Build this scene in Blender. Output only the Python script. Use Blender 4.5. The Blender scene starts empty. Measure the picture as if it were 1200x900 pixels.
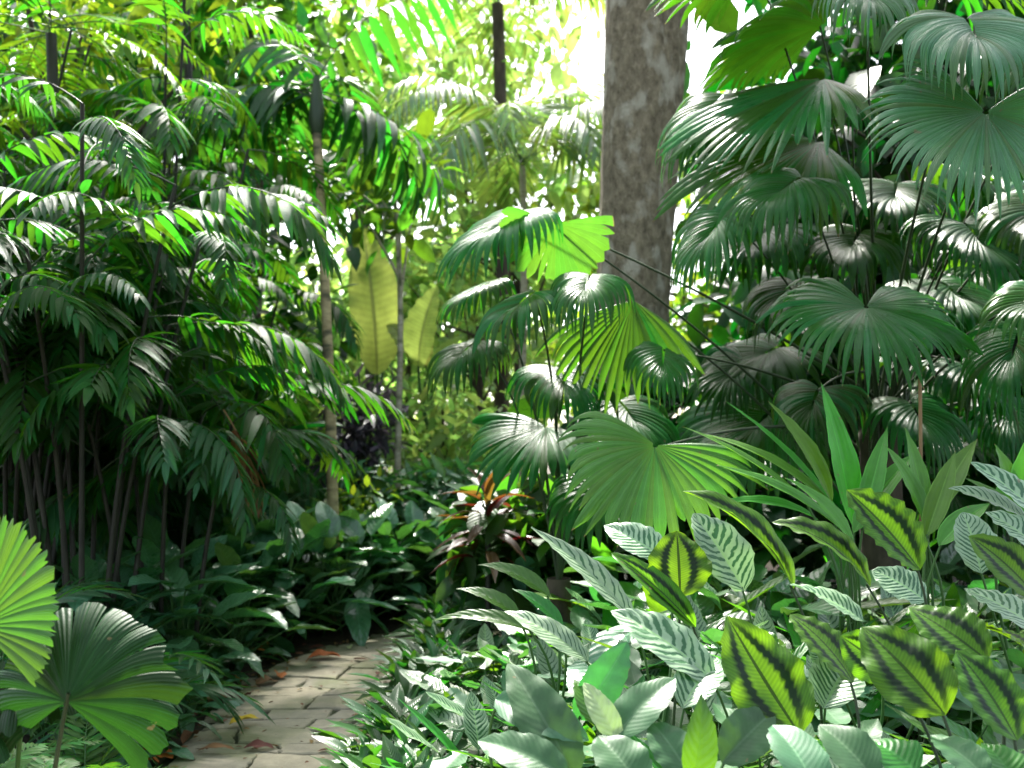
import bpy, math, random
import numpy as np
from mathutils import Vector, Matrix, Euler

random.seed(11)
rng = np.random.default_rng(11)
scene = bpy.context.scene
COL = scene.collection
PI = math.pi
F = 1167.0
CAM_H = 1.54
GZ = np.array([0, 0, -1.0])

def at(px, py, d):
    """photo pixel (1200x900) at distance d -> world point"""
    return np.array([(px - 600) / F * d, d, CAM_H + (520 - py) / F * d])

def sstep(a, b, x):
    t = np.clip((x - a) / (b - a), 0, 1)
    return t * t * (3 - 2 * t)

def ground_h(x, y):
    h = 0.32 * sstep(-0.35, 1.0, x) * sstep(1.0, 3.0, y) * (1 - sstep(8, 12, y))
    h = h + 0.16 * sstep(-1.75, -2.6, x)
    h = h + 0.35 * sstep(8.8, 13.0, y)
    return h

def unit(v):
    v = np.asarray(v, float)
    return v / max(np.linalg.norm(v), 1e-9)

# ------------------------------------------------------------------ objects
def tag(o, label=None, cat=None, group=None, kind=None):
    if label: o['label'] = label
    if cat: o['category'] = cat
    if group: o['group'] = group
    if kind: o['kind'] = kind
    return o

def thing(name, label, cat, loc=(0, 0, 0), group=None, rz=0.0):
    o = bpy.data.objects.new(name, None)
    COL.objects.link(o)
    o.location = [float(c) for c in loc]
    o.rotation_euler = (0, 0, rz)
    o.empty_display_size = 0.1
    return tag(o, label, cat, group)

def link(name, mesh, parent=None, loc=(0, 0, 0), rot=(0, 0, 0), scale=1.0):
    o = bpy.data.objects.new(name, mesh)
    COL.objects.link(o)
    if parent is not None: o.parent = parent
    o.location = [float(c) for c in loc]
    o.rotation_euler = rot
    o.scale = (scale, scale, scale) if not hasattr(scale, '__len__') else scale
    return o

class MB:
    """collects quad patches; build() makes one mesh"""
    def __init__(s):
        s.V, s.Q, s.UV, s.R, s.MI, s.n = [], [], [], [], [], 0
    def add(s, V, Q, UV, rnd=None, mi=0):
        V = np.asarray(V, float); Q = np.asarray(Q, int)
        s.V.append(V); s.Q.append(Q + s.n); s.UV.append(np.asarray(UV, float))
        if rnd is None: rnd = random.random()
        s.R.append(np.full(len(V), rnd) if np.isscalar(rnd) else rnd)
        s.MI.append(np.full(len(Q), mi)); s.n += len(V)
    def many(s, T, Ms, Ls, rnds=None, mi=0):
        """T=(V,Q,UV) placed by k matrices and locations"""
        V, Q, UV = T
        k, n = len(Ms), len(V)
        W = np.einsum('kij,nj->kni', Ms, V) + Ls[:, None, :]
        QQ = (Q[None] + (np.arange(k) * n)[:, None, None]).reshape(-1, 4)
        if rnds is None: rnds = rng.random(k)
        s.add(W.reshape(-1, 3), QQ, np.tile(UV, (k, 1)), np.repeat(rnds, n), mi)
    def mesh(s, name, *mats, smooth=True):
        V = np.concatenate(s.V); Q = np.concatenate(s.Q)
        UV = np.concatenate(s.UV); R = np.concatenate(s.R); MI = np.concatenate(s.MI)
        me = bpy.data.meshes.new(name)
        me.vertices.add(len(V)); me.vertices.foreach_set('co', V.astype(np.float32).ravel())
        me.loops.add(len(Q) * 4); me.loops.foreach_set('vertex_index', Q.astype(np.int32).ravel())
        me.polygons.add(len(Q))
        me.polygons.foreach_set('loop_start', np.arange(0, len(Q) * 4, 4, dtype=np.int32))
        me.polygons.foreach_set('loop_total', np.full(len(Q), 4, np.int32))
        me.polygons.foreach_set('use_smooth', np.full(len(Q), smooth))
        me.polygons.foreach_set('material_index', MI.astype(np.int32))
        l = me.uv_layers.new(name='uv'); l.data.foreach_set('uv', UV[Q.ravel()].astype(np.float32).ravel())
        l2 = me.uv_layers.new(name='rnd')
        rr = R[Q.ravel()]; l2.data.foreach_set('uv', np.stack([rr, rr], 1).astype(np.float32).ravel())
        for m in mats: me.materials.append(m)
        me.update(calc_edges=True)
        return me

def grid_quads(n, m):
    i = np.arange(n - 1)[:, None]; j = np.arange(m - 1)[None]
    a = (i * m + j).ravel()
    return np.stack([a, a + 1, a + m + 1, a + m], 1)

# ------------------------------------------------------------------ shapes
PROF = {
    'oval':  lambda t: np.sin(PI * np.clip(t, 0, 1) ** 0.82) ** 0.72,
    'lance': lambda t: np.sin(PI * np.clip(t, 0, 1) ** 0.72) ** 1.0,
    'strap': lambda t: np.minimum(1, (t / 0.12 + 0.35)) * (1 - np.clip(t, 0, 1) ** 3.2) ** 0.9,
    'obov':  lambda t: np.sin(PI * np.clip(t, 0, 1) ** 1.25) ** 0.75,
    'cord':  lambda t: np.sin(PI * np.clip(t, 0, 1) ** 0.62) ** 0.8,
    'leaflet': lambda t: np.sin(PI * np.clip(t, 0, 1) ** 0.6) ** 0.85,
    'banana': lambda t: np.minimum(1, t / 0.12) ** 0.6 * (1 - np.clip(t, 0, 1) ** 5) ** 0.8,
}
def leaf_grid(L=1, W=.4, n=10, m=5, prof='oval', arch=.6, fold=.15, wave=0., waves=4, twist=0., bend=0., seed=0, quilt=0., tear=0.):
    """base at origin, tip at (0,L,0), normal +Z; arch>0 humps up, chord kept"""
    r = np.random.default_rng(seed)
    t = np.linspace(0, 1, n); u = np.linspace(-1, 1, m)
    a = arch * (0.5 - t) + bend * (t ** 2)
    y = np.concatenate([[0], np.cumsum(np.cos((a[1:] + a[:-1]) / 2))]) / (n - 1)
    z = np.concatenate([[0], np.cumsum(np.sin((a[1:] + a[:-1]) / 2))]) / (n - 1)
    c = math.hypot(y[-1], z[-1]); y, z = y / c, z / c
    ang = math.atan2(z[-1], y[-1])
    y, z = y * math.cos(-ang) - z * math.sin(-ang), y * math.sin(-ang) + z * math.cos(-ang)
    w = np.maximum(PROF[prof](t), 0.012) * W / 2
    T, U = np.meshgrid(t, u, indexing='ij')
    ww = w[:, None]
    ph = r.random() * 6.28
    nx, nz = -np.sin(a - ang), np.cos(a - ang)
    off = fold * np.abs(U) * ww - 0.10 * fold * ww
    off = off + wave * W * np.abs(U) ** 1.5 * np.sin(T * waves * 2 * PI + ph + (U > 0) * 1.9) * np.minimum(1, ww / (W * .25))
    off = off - 0.25 * abs(fold) * ww * U ** 4
    if quilt:
        off = off + quilt * W * np.cos((T - .30 * np.abs(U)) * 2 * PI * 9 + .8 * np.sin(T * 9 + ph)) * np.sin(PI * np.abs(U)) * np.minimum(1, ww / (W * .2))
    X = U * ww * np.cos(min(1.2, abs(fold)) * .7)
    if tear:
        X = X + 0
    tw = twist * T
    Y = L * y[:, None] + nx[:, None] * off
    Z = L * z[:, None] + nz[:, None] * off
    X2 = X * np.cos(tw); Z = Z + X * np.sin(tw)
    # jitter edges a little
    e = (np.abs(U) > .95) * r.normal(0, .012 * W, U.shape)
    P = np.stack([X2 + e, Y, Z + e * .5], -1).reshape(-1, 3)
    UV = np.stack([(U + 1) / 2, T], -1).reshape(-1, 2)
    return P, grid_quads(n, m), UV

def tube(pts, radii, k=7):
    pts = np.asarray(pts, float); n = len(pts)
    radii = np.full(n, radii) if np.isscalar(radii) else np.asarray(radii, float)
    tan = np.gradient(pts, axis=0); tan /= np.linalg.norm(tan, axis=1)[:, None] + 1e-12
    ref = np.array([1., 0, 0]) if abs(tan[0][0]) < .8 else np.array([0, 1., 0])
    u = unit(np.cross(tan[0], ref)); fr = []
    for i in range(n):
        u = unit(u - tan[i] * np.dot(u, tan[i])); fr.append((u, np.cross(tan[i], u)))
    th = np.linspace(0, 2 * PI, k + 1)
    P = np.array([[pts[i] + radii[i] * (math.cos(a) * fr[i][0] + math.sin(a) * fr[i][1]) for a in th] for i in range(n)])
    UV = np.stack(np.meshgrid(np.linspace(0, 1, n), np.linspace(0, 1, k + 1), indexing='ij')[::-1], -1)
    return P.reshape(-1, 3), grid_quads(n, k + 1), UV.reshape(-1, 2)

def curve(a, b, sag=0.0, n=9, ctrl=None):
    a, b = np.asarray(a, float), np.asarray(b, float)
    c = (a + b) / 2 + np.array([0, 0, sag]) if ctrl is None else np.asarray(ctrl, float)
    t = np.linspace(0, 1, n)[:, None]
    return (1 - t) ** 2 * a + 2 * t * (1 - t) * c + t ** 2 * b

def frame(Y, N):
    Y = unit(Y); N = np.asarray(N, float); N = unit(N - Y * np.dot(N, Y)); X = np.cross(Y, N)
    return np.stack([X, Y, N], 1)

def fan_blade(R, apex, normal, spread=2.7, nseg=40, split=.55, droop=1.0, pleat=.35, ns=12, seed=0, tipw=.04, cup=.12, side=0.25, jit=.06, taper=1.25, tipdroop=1.8, tooth=0, costa=0., deep=.10, irr=.22, saddle=0.):
    """pleated fan blade from the hub at the origin, bending down under gravity; costa lets the rays leave along an arched midrib"""
    r = np.random.default_rng(seed)
    n0 = unit(normal); u0 = np.asarray(apex, float); u0 = unit(u0 - n0 * np.dot(u0, n0)); v0 = np.cross(n0, u0)
    M = MB()
    D = 2 * spread / nseg
    s = np.concatenate([[0.025], np.linspace(.1, 1, ns)])
    lump = r.normal(0, 1, 10)
    TH = -spread + D * (np.arange(nseg + 1) + np.concatenate([[0], r.uniform(-irr, irr, nseg - 1), [0]]))
    def org(th):
        c = costa * R * max(0, math.cos(th)) ** 1.0 * (1 - .35 * abs(th) / PI)
        return u0 * c + GZ * (c * c / R) * 1.1
    def ray(th, L, dr):
        d = math.cos(th) * u0 + math.sin(th) * v0 + cup * n0
        d = unit(d); p = org(th) + d * s[0] * L; P = [p]
        dr = dr * (1 + saddle * abs(math.sin(th)))
        for k in range(1, len(s)):
            ds = s[k] - s[k - 1]; sm = (s[k] + s[k - 1]) / 2
            d = unit(d + GZ * dr * ds * (.25 + 1.3 * sm ** 1.4 * (1 + tipdroop * (sm > split))))
            p = p + d * ds * L; P.append(p)
        return np.array(P)
    Lth = lambda th: R * (1 - side * (abs(th) / PI) ** 2) * (1 - costa * .5)
    def wob(th): return max(.3, 1 + .16 * sum(lump[i] * math.sin((i + 1) * th + lump[-1 - i]) for i in range(5)) * .6)
    edge = [ray(t, Lth(t), droop * wob(t)) for t in TH]
    sag = 0
    for i in range(nseg):
        th = (TH[i] + TH[i + 1]) / 2
        jl = 1 + r.normal(0, jit)
        if r.random() < .05: jl *= r.uniform(.65, .9)
        sag = .6 * sag + r.normal(0, .13)
        c = ray(th, Lth(th) * jl, droop * wob(th) * max(.3, 1 + sag))
        l, rr = edge[i], edge[i + 1]
        sp = split * (1 + r.normal(0, .09))
        if r.random() < deep: sp *= r.uniform(.45, .8)
        w = np.where(s > sp, tipw + (1 - tipw) * (1 - np.clip((s - sp) / (1 - sp), 0, 1) ** taper), 1.0)
        El = c + (l - c) * w[:, None]; Er = c + (rr - c) * w[:, None]
        tang = np.gradient(c, axis=0)
        side_v = rr - l
        nl = np.cross(tang, side_v); nn_ = np.linalg.norm(nl, axis=1)[:, None] + 1e-9
        nl = nl / nn_
        if np.dot(nl[1], n0) < 0: nl = -nl
        half = np.linalg.norm(side_v, axis=1)[:, None] * .5 * w[:, None]
        C = c + nl * half * pleat
        P = np.stack([El, (El + C) / 2 + nl * half * .06, C, (Er + C) / 2 + nl * half * .06, Er], 1).reshape(-1, 3)
        if tooth:
            P = P.reshape(len(s), 5, 3); P[-1] += tang[-1] / np.linalg.norm(tang[-1]) * (r.uniform(-1, 1, (5, 1)) * tooth * R); P = P.reshape(-1, 3)
        U = np.tile(np.array([0, .25, .5, .75, 1.]), (len(s), 1)); Vv = np.repeat(s[:, None], 5, 1)
        M.add(P, grid_quads(len(s), 5), np.stack([U, Vv], -1).reshape(-1, 2), rnd=float(np.clip(.5 + r.normal(0, .14), 0, 1)))
    return M

def frond_mb(L=1.2, npair=14, ll=.26, lw=.045, a0=.5, droop=1.3, ldroop=.7, prof='leaflet', seed=0, up=.25, fwd=.75, nl=6, rach=.006, start=.18, term=True, ml=3):
    """pinnate frond along +Y, gravity -Z; returns blade MB (leaflets) and rachis points"""
    r = np.random.default_rng(seed)
    n = 16; t = np.linspace(0, 1, n); a = a0 - droop * t ** 1.3
    y = np.concatenate([[0], np.cumsum(np.cos((a[1:] + a[:-1]) / 2))]) * L / (n - 1)
    z = np.concatenate([[0], np.cumsum(np.sin((a[1:] + a[:-1]) / 2))]) * L / (n - 1)
    side = r.normal(0, .05) * L * t ** 2
    C = np.stack([side, y, z], 1)
    M = MB()
    M.add(*tube(C, rach * (1 - .75 * t), 5), rnd=.5, mi=1)
    Ts = [leaf_grid(1, 1, nl, ml, prof, arch=.25 + .3 * r.random(), fold=.5, bend=0, seed=seed * 9 + k) for k in range(3)]
    for k in range(npair):
        f = start + (1 - start) * (k + .5) / npair
        env = (math.sin(PI * (0.18 + .74 * f)) ** .7)
        for sgn in (-1, 1):
            ff = min(.99, f + r.normal(0, .006) + (0.012 if sgn > 0 else 0))
            p = np.array([np.interp(ff, t, C[:, i]) for i in range(3)])
            aa = np.interp(ff, t, a)
            tan = np.array([0, math.cos(aa), math.sin(aa)]); nor = np.array([0, -math.sin(aa), math.cos(aa)])
            fw = fwd * (.65 + .7 * f)
            d = unit(np.array([sgn * 1.0, 0, 0]) + tan * fw + nor * up * r.normal(1, .3) + GZ * ldroop * r.normal(.8, .25))
            N = unit(nor + np.array([sgn * .35, 0, 0]))
            Lf = ll * env * r.normal(1, .07); Wf = lw * (.6 + .4 * env) * r.normal(1, .1)
            Fm = frame(d, N)
            V, Q, UV = Ts[r.integers(3)]
            V = V * np.array([Wf, Lf, Wf * 1.0 if True else 1])
            V = np.stack([V[:, 0], V[:, 1], T_z(Ts, V, Lf)], 1) if False else V
            # droop of the leaflet tip
            V = V.copy(); V[:, 2] += 0
            P = V @ Fm.T + p
            P[:, 2] -= ldroop * .35 * Lf * (UV[:, 1] ** 2)
            M.add(P, Q, UV, rnd=r.random())
    if term:
        p = C[-1]; aa = a[-1]
        d = np.array([0, math.cos(aa), math.sin(aa)])
        V, Q, UV = Ts[0]
        M.add((V * np.array([lw, ll * .6, lw])) @ frame(d, [0, -math.sin(aa), math.cos(aa)]).T + p, Q, UV)
    return M

def rot_to(dirs, normals):
    Y = dirs / np.linalg.norm(dirs, axis=1)[:, None]
    N = normals - Y * np.sum(normals * Y, 1)[:, None]; N /= np.linalg.norm(N, axis=1)[:, None] + 1e-9
    X = np.cross(Y, N)
    return np.stack([X, Y, N], 2)

def leaf_cloud(M, centres, per, rad, size, T, asp=.45, droop=.5, seed=0, out=.6, mi=0, sizevar=.3, flat=1.0):
    """scatter leaves in clumps around the centres"""
    r = np.random.default_rng(seed)
    C = np.repeat(np.asarray(centres, float), per, 0); k = len(C)
    o = r.normal(0, 1, (k, 3)); o /= np.linalg.norm(o, axis=1)[:, None]
    rr = (r.random(k) ** .5)[:, None] * rad
    o[:, 2] *= flat
    L = C + o * rr
    d = o * out + r.normal(0, .6, (k, 3)); d[:, 2] -= droop
    nrm = r.normal(0, .45, (k, 3)) + np.array([0, 0, 1.0])
    s = size * np.exp(r.normal(0, sizevar, k))
    Ms = rot_to(d, nrm) * (s[:, None, None] * np.array([asp, 1, asp])[None, None])
    M.many(T, Ms, L, mi=mi)

# ------------------------------------------------------------------ materials
def nn(nt, t, **kw):
    n = nt.nodes.new(t)
    for k, v in kw.items(): setattr(n, k, v)
    return n
def mth(nt, op, a, b=None, c=None):
    n = nt.nodes.new('ShaderNodeMath'); n.operation = op
    for i, v in enumerate((a, b, c)):
        if v is None: continue
        if isinstance(v, (int, float)): n.inputs[i].default_value = v
        else: nt.links.new(v, n.inputs[i])
    return n.outputs[0]
def mix(nt, fac, a, b):
    n = nt.nodes.new('ShaderNodeMix'); n.data_type = 'RGBA'
    for i, v in ((0, fac), (6, a), (7, b)):
        if isinstance(v, (int, float)): n.inputs[i].default_value = v
        elif isinstance(v, (tuple, list)): n.inputs[i].default_value = (*v[:3], 1)
        else: nt.links.new(v, n.inputs[i])
    return n.outputs[2]
def ramp(nt, fac, stops):
    n = nt.nodes.new('ShaderNodeValToRGB'); cr = n.color_ramp
    while len(cr.elements) < len(stops): cr.elements.new(.5)
    for e, (p, c) in zip(cr.elements, stops): e.position = p; e.color = (*c, 1) if len(c) == 3 else c
    nt.links.new(fac, n.inputs[0]); return n.outputs[0]

def leaf_mat(name, base, trans, rough=.38, spec=.5, tf=.42, pattern='rib', var=.5, hue=.03, rib=None, bump=.25, dark=None, pale=None, blotch=.35, under=None, dry=1):
    m = bpy.data.materials.new(name); m.use_nodes = True
    nt = m.node_tree; nt.nodes.clear(); L = nt.links.new
    out = nn(nt, 'ShaderNodeOutputMaterial')
    uv = nn(nt, 'ShaderNodeUVMap', uv_map='uv'); sep = nn(nt, 'ShaderNodeSeparateXYZ'); L(uv.outputs[0], sep.inputs[0])
    rv = nn(nt, 'ShaderNodeUVMap', uv_map='rnd'); rs = nn(nt, 'ShaderNodeSeparateXYZ'); L(rv.outputs[0], rs.inputs[0])
    oi = nn(nt, 'ShaderNodeObjectInfo')
    U, V, RND = sep.outputs[0], sep.outputs[1], rs.outputs[0]
    R = mth(nt, 'FRACT', mth(nt, 'ADD', RND, oi.outputs['Random']))
    tc = nn(nt, 'ShaderNodeTexCoord')
    nz = nn(nt, 'ShaderNodeTexNoise'); nz.inputs['Scale'].default_value = 9; nz.inputs['Detail'].default_value = 4; nz.inputs['Roughness'].default_value = .65
    L(tc.outputs['Object'], nz.inputs['Vector'])
    A = mth(nt, 'MULTIPLY', mth(nt, 'ABSOLUTE', mth(nt, 'SUBTRACT', U, .5)), 2.0)     # 0 midrib .. 1 margin
    lat = mth(nt, 'SUBTRACT', V, mth(nt, 'ADD', mth(nt, 'MULTIPLY', A, .13), mth(nt, 'MULTIPLY', mth(nt, 'MULTIPLY', A, A), .09)))                          # runs along the side veins
    ribm = mth(nt, 'LESS_THAN', A, .045)
    h = None
    cb, ctr = base, trans
    if pattern == 'fan':
        # the many parallel veins of a segment
        w = mth(nt, 'SINE', mth(nt, 'MULTIPLY', U, 38.0))
        st = mth(nt, 'MULTIPLY_ADD', w, .5, .5)
        cb = mix(nt, mth(nt, 'MULTIPLY', st, .35), base, [c * 1.9 + .004 for c in base])
        ctr = mix(nt, mth(nt, 'MULTIPLY', st, .4), trans, [c * .6 for c in trans])
        edge = mth(nt, 'GREATER_THAN', A, .93)
        cb = mix(nt, mth(nt, 'MULTIPLY', edge, .5), cb, [c * 2.6 + .01 for c in base])
        ribc = rib or [c * 2.4 + .01 for c in base]
        cb = mix(nt, mth(nt, 'MULTIPLY', ribm, .7), cb, ribc)
        # dry tips
        dt = mth(nt, 'MULTIPLY', mth(nt, 'GREATER_THAN', mth(nt, 'ADD', V, mth(nt, 'MULTIPLY', nz.outputs[0], .06)), 1.015), .8 * dry)
        cb = mix(nt, dt, cb, (.28, .20, .09)); ctr = mix(nt, dt, ctr, (.2, .15, .05))
        h = mth(nt, 'MULTIPLY', w, .5)
    elif pattern == 'band':
        # pale centre with toothed edge, dark bands, green margin
        nb = nn(nt, 'ShaderNodeTexNoise'); nb.inputs['Scale'].default_value = 22; nb.inputs['Detail'].default_value = 3
        L(tc.outputs['Object'], nb.inputs['Vector'])
        lj = mth(nt, 'MULTIPLY_ADD', lat, 15.0, mth(nt, 'MULTIPLY', nb.outputs[0], 1.3))
        tooth = mth(nt, 'MULTIPLY', mth(nt, 'ABSOLUTE', mth(nt, 'SUBTRACT', mth(nt, 'FRACT', lj), .5)), .13)
        wob = mth(nt, 'MULTIPLY', mth(nt, 'SUBTRACT', nz.outputs[0], .5), .20)
        narrow = mth(nt, 'MULTIPLY', mth(nt, 'POWER', mth(nt, 'ABSOLUTE', mth(nt, 'MULTIPLY_ADD', V, 2.0, -.9)), 2.0), .22)
        q = mth(nt, 'ADD', mth(nt, 'ADD', mth(nt, 'ADD', A, tooth), wob), narrow)
        rg = ramp(nt, q, [(0, (0, 0, 0)), (.32, (0, 0, 0)), (.42, (1, 1, 1)), (.57, (1, 1, 1)), (.74, (.15, .15, .15)), (.90, (.08, .08, .08)), (1, (.30, .30, .30))])
        vs = mth(nt, 'MULTIPLY_ADD', mth(nt, 'SINE', mth(nt, 'MULTIPLY', lat, 190.0)), .5, .5)
        fade = mth(nt, 'MULTIPLY', rg, mth(nt, 'SUBTRACT', 1.0, mth(nt, 'POWER', mth(nt, 'ABSOLUTE', mth(nt, 'MULTIPLY_ADD', V, 2.0, -1.0)), 6.0)))
        cb = mix(nt, fade, mix(nt, vs, base, [c * .78 for c in base]), dark)
        ctr = mix(nt, fade, mix(nt, vs, trans, [c * .74 for c in trans]), [c * .5 for c in dark])
        cb = mix(nt, ribm, cb, [c * .5 for c in base]); ctr = mix(nt, ribm, ctr, [c * .12 for c in trans])
        h = mth(nt, 'MULTIPLY', mth(nt, 'SINE', mth(nt, 'MULTIPLY', lat, 95.0)), .8)
    elif pattern == 'stripe':
        # dark feathering along the side veins on a silvery blade, broken up and uneven
        nb = nn(nt, 'ShaderNodeTexNoise'); nb.inputs['Scale'].default_value = 26; nb.inputs['Detail'].default_value = 3
        L(tc.outputs['Object'], nb.inputs['Vector'])
        fr = mth(nt, 'FRACT', mth(nt, 'ADD', mth(nt, 'MULTIPLY', lat, mth(nt, 'MULTIPLY_ADD', oi.outputs['Random'], 6.0, 9.0)), mth(nt, 'MULTIPLY', nb.outputs[0], 1.2)))
        tri = mth(nt, 'ABSOLUTE', mth(nt, 'SUBTRACT', fr, .5))
        wdt = mth(nt, 'MULTIPLY', mth(nt, 'MULTIPLY', mth(nt, 'SUBTRACT', .96, A), mth(nt, 'ADD', A, .12)), mth(nt, 'MULTIPLY_ADD', nz.outputs[0], 2.4, -.35))
        wdt = mth(nt, 'MULTIPLY', wdt, mth(nt, 'MULTIPLY_ADD', R, .9, .55))
        msk = mth(nt, 'MULTIPLY_ADD', mth(nt, 'SUBTRACT', wdt, tri), 9.0, .5)
        msk = mth(nt, 'MINIMUM', mth(nt, 'MAXIMUM', msk, 0.0), 1.0)
        msk = mth(nt, 'MULTIPLY', msk, mth(nt, 'GREATER_THAN', A, .06))
        cb = mix(nt, msk, base, dark); ctr = mix(nt, msk, trans, [c * .9 for c in dark])
        cb = mix(nt, ribm, cb, pale or base)
        h = mth(nt, 'SINE', mth(nt, 'MULTIPLY', lat, 75.0))
    elif pattern == 'blade':
        # many fine side veins running to the margin
        w = mth(nt, 'MULTIPLY_ADD', mth(nt, 'SINE', mth(nt, 'MULTIPLY', mth(nt, 'SUBTRACT', V, mth(nt, 'MULTIPLY', A, .05)), 150.0)), .5, .5)
        n3 = nn(nt, 'ShaderNodeTexNoise'); n3.inputs['Scale'].default_value = 14; n3.inputs['Detail'].default_value = 3
        cmb = nn(nt, 'ShaderNodeCombineXYZ'); L(V, cmb.inputs[1]); L(mth(nt, 'MULTIPLY', A, .12), cmb.inputs[0]); L(cmb.outputs[0], n3.inputs['Vector'])
        w = mth(nt, 'MINIMUM', mth(nt, 'ADD', mth(nt, 'MULTIPLY', w, .5), mth(nt, 'MULTIPLY', n3.outputs[0], .7)), 1.0)
        cb = mix(nt, w, base, [c * .85 for c in base]); ctr = mix(nt, w, trans, [c * .72 for c in trans])
        cb = mix(nt, mth(nt, 'LESS_THAN', A, .07), cb, rib or base); ctr = mix(nt, mth(nt, 'LESS_THAN', A, .07), ctr, [c * .3 for c in trans])
        h = w
    elif pattern == 'vein':
        fr = mth(nt, 'FRACT', mth(nt, 'MULTIPLY', lat, 9.0))
        vl = mth(nt, 'LESS_THAN', mth(nt, 'ABSOLUTE', mth(nt, 'SUBTRACT', fr, .5)), .045)
        lines = mth(nt, 'MAXIMUM', vl, ribm)
        cb = mix(nt, mth(nt, 'MULTIPLY', lines, .55), base, rib or [c * 2.2 + .02 for c in base])
        ctr = mix(nt, mth(nt, 'MULTIPLY', lines, .4), trans, [c * .5 for c in trans])
        h = mth(nt, 'COSINE', mth(nt, 'MULTIPLY', lat, 56.5))
    else:
        cb = mix(nt, mth(nt, 'MULTIPLY', ribm, .6), base, rib or [c * 2.2 + .01 for c in base])
        fine = mth(nt, 'SINE', mth(nt, 'MULTIPLY', lat, 90.0))
        ctr = mix(nt, mth(nt, 'MULTIPLY', ribm, .5), trans, [c * .4 for c in trans])
        h = fine
    def vary(c):
        hs = nn(nt, 'ShaderNodeHueSaturation')
        L(mth(nt, 'MULTIPLY_ADD', R, hue * 2, .5 - hue), hs.inputs['Hue'])
        v = mth(nt, 'MULTIPLY_ADD', R, var, 1 - var / 2)
        v = mth(nt, 'MULTIPLY', v, mth(nt, 'MULTIPLY_ADD', nz.outputs[0], blotch * 2, 1 - blotch))
        L(v, hs.inputs['Value'])
        if isinstance(c, (tuple, list)): hs.inputs['Color'].default_value = (*c, 1)
        else: L(c, hs.inputs['Color'])
        return hs.outputs[0]
    cb, ctr = vary(cb), vary(ctr)
    sp_ = nn(nt, 'ShaderNodeTexNoise'); sp_.inputs['Scale'].default_value = 24; sp_.inputs['Detail'].default_value = 2; sp_.inputs['Roughness'].default_value = .4
    L(tc.outputs['Object'], sp_.inputs['Vector'])
    bl_ = mth(nt, 'MULTIPLY', mth(nt, 'GREATER_THAN', mth(nt, 'MULTIPLY_ADD', R, .045, sp_.outputs[0]), .775), .6)
    cb = mix(nt, bl_, cb, (.20, .15, .07)); ctr = mix(nt, bl_, ctr, (.16, .11, .04))
    if under:
        geo = nn(nt, 'ShaderNodeNewGeometry'); cb = mix(nt, geo.outputs['Backfacing'], cb, under)
    bs = nn(nt, 'ShaderNodeBsdfPrincipled'); L(cb, bs.inputs['Base Color'])
    rz = mth(nt, 'MULTIPLY_ADD', nz.outputs[0], .22, rough - .11)
    L(rz, bs.inputs['Roughness']); bs.inputs['Specular IOR Level'].default_value = spec
    bp = nn(nt, 'ShaderNodeBump'); bp.inputs['Strength'].default_value = bump; bp.inputs['Distance'].default_value = .003
    L(mth(nt, 'ADD', h, mth(nt, 'MULTIPLY', nz.outputs[0], 1.5)), bp.inputs['Height'])
    L(bp.outputs[0], bs.inputs['Normal'])
    tr = nn(nt, 'ShaderNodeBsdfTranslucent'); L(ctr, tr.inputs[0])
    mx = nn(nt, 'ShaderNodeMixShader'); mx.inputs[0].default_value = tf
    L(bs.outputs[0], mx.inputs[1]); L(tr.outputs[0], mx.inputs[2]); L(mx.outputs[0], out.inputs[0])
    return m

def solid_mat(name, c1, c2, scale=6, rough=.8, bump=.4, stretch=(1, 1, 1), c3=None, detail=6, dist=.01, spec=.3):
    m = bpy.data.materials.new(name); m.use_nodes = True
    nt = m.node_tree; L = nt.links.new; bs = nt.nodes['Principled BSDF']
    tc = nn(nt, 'ShaderNodeTexCoord'); mp = nn(nt, 'ShaderNodeMapping'); mp.inputs['Scale'].default_value = stretch
    L(tc.outputs['Object'], mp.inputs[0])
    nz = nn(nt, 'ShaderNodeTexNoise'); nz.inputs['Scale'].default_value = scale; nz.inputs['Detail'].default_value = detail; nz.inputs['Roughness'].default_value = .68
    L(mp.outputs[0], nz.inputs['Vector'])
    stops = [(.32, c1), (.66, c2)]
    col = ramp(nt, nz.outputs[0], stops)
    if c3:
        n2 = nn(nt, 'ShaderNodeTexNoise'); n2.inputs['Scale'].default_value = scale * .35; n2.inputs['Detail'].default_value = 5
        L(mp.outputs[0], n2.inputs['Vector'])
        col = mix(nt, ramp(nt, n2.outputs[0], [(.52, (0, 0, 0)), (.64, (1, 1, 1))]), col, c3)
    L(col, bs.inputs['Base Color']); bs.inputs['Roughness'].default_value = rough; bs.inputs['Specular IOR Level'].default_value = spec
    bp = nn(nt, 'ShaderNodeBump'); bp.inputs['Strength'].default_value = bump; bp.inputs['Distance'].default_value = dist
    L(nz.outputs[0], bp.inputs['Height']); L(bp.outputs[0], bs.inputs['Normal'])
    return m

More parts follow.
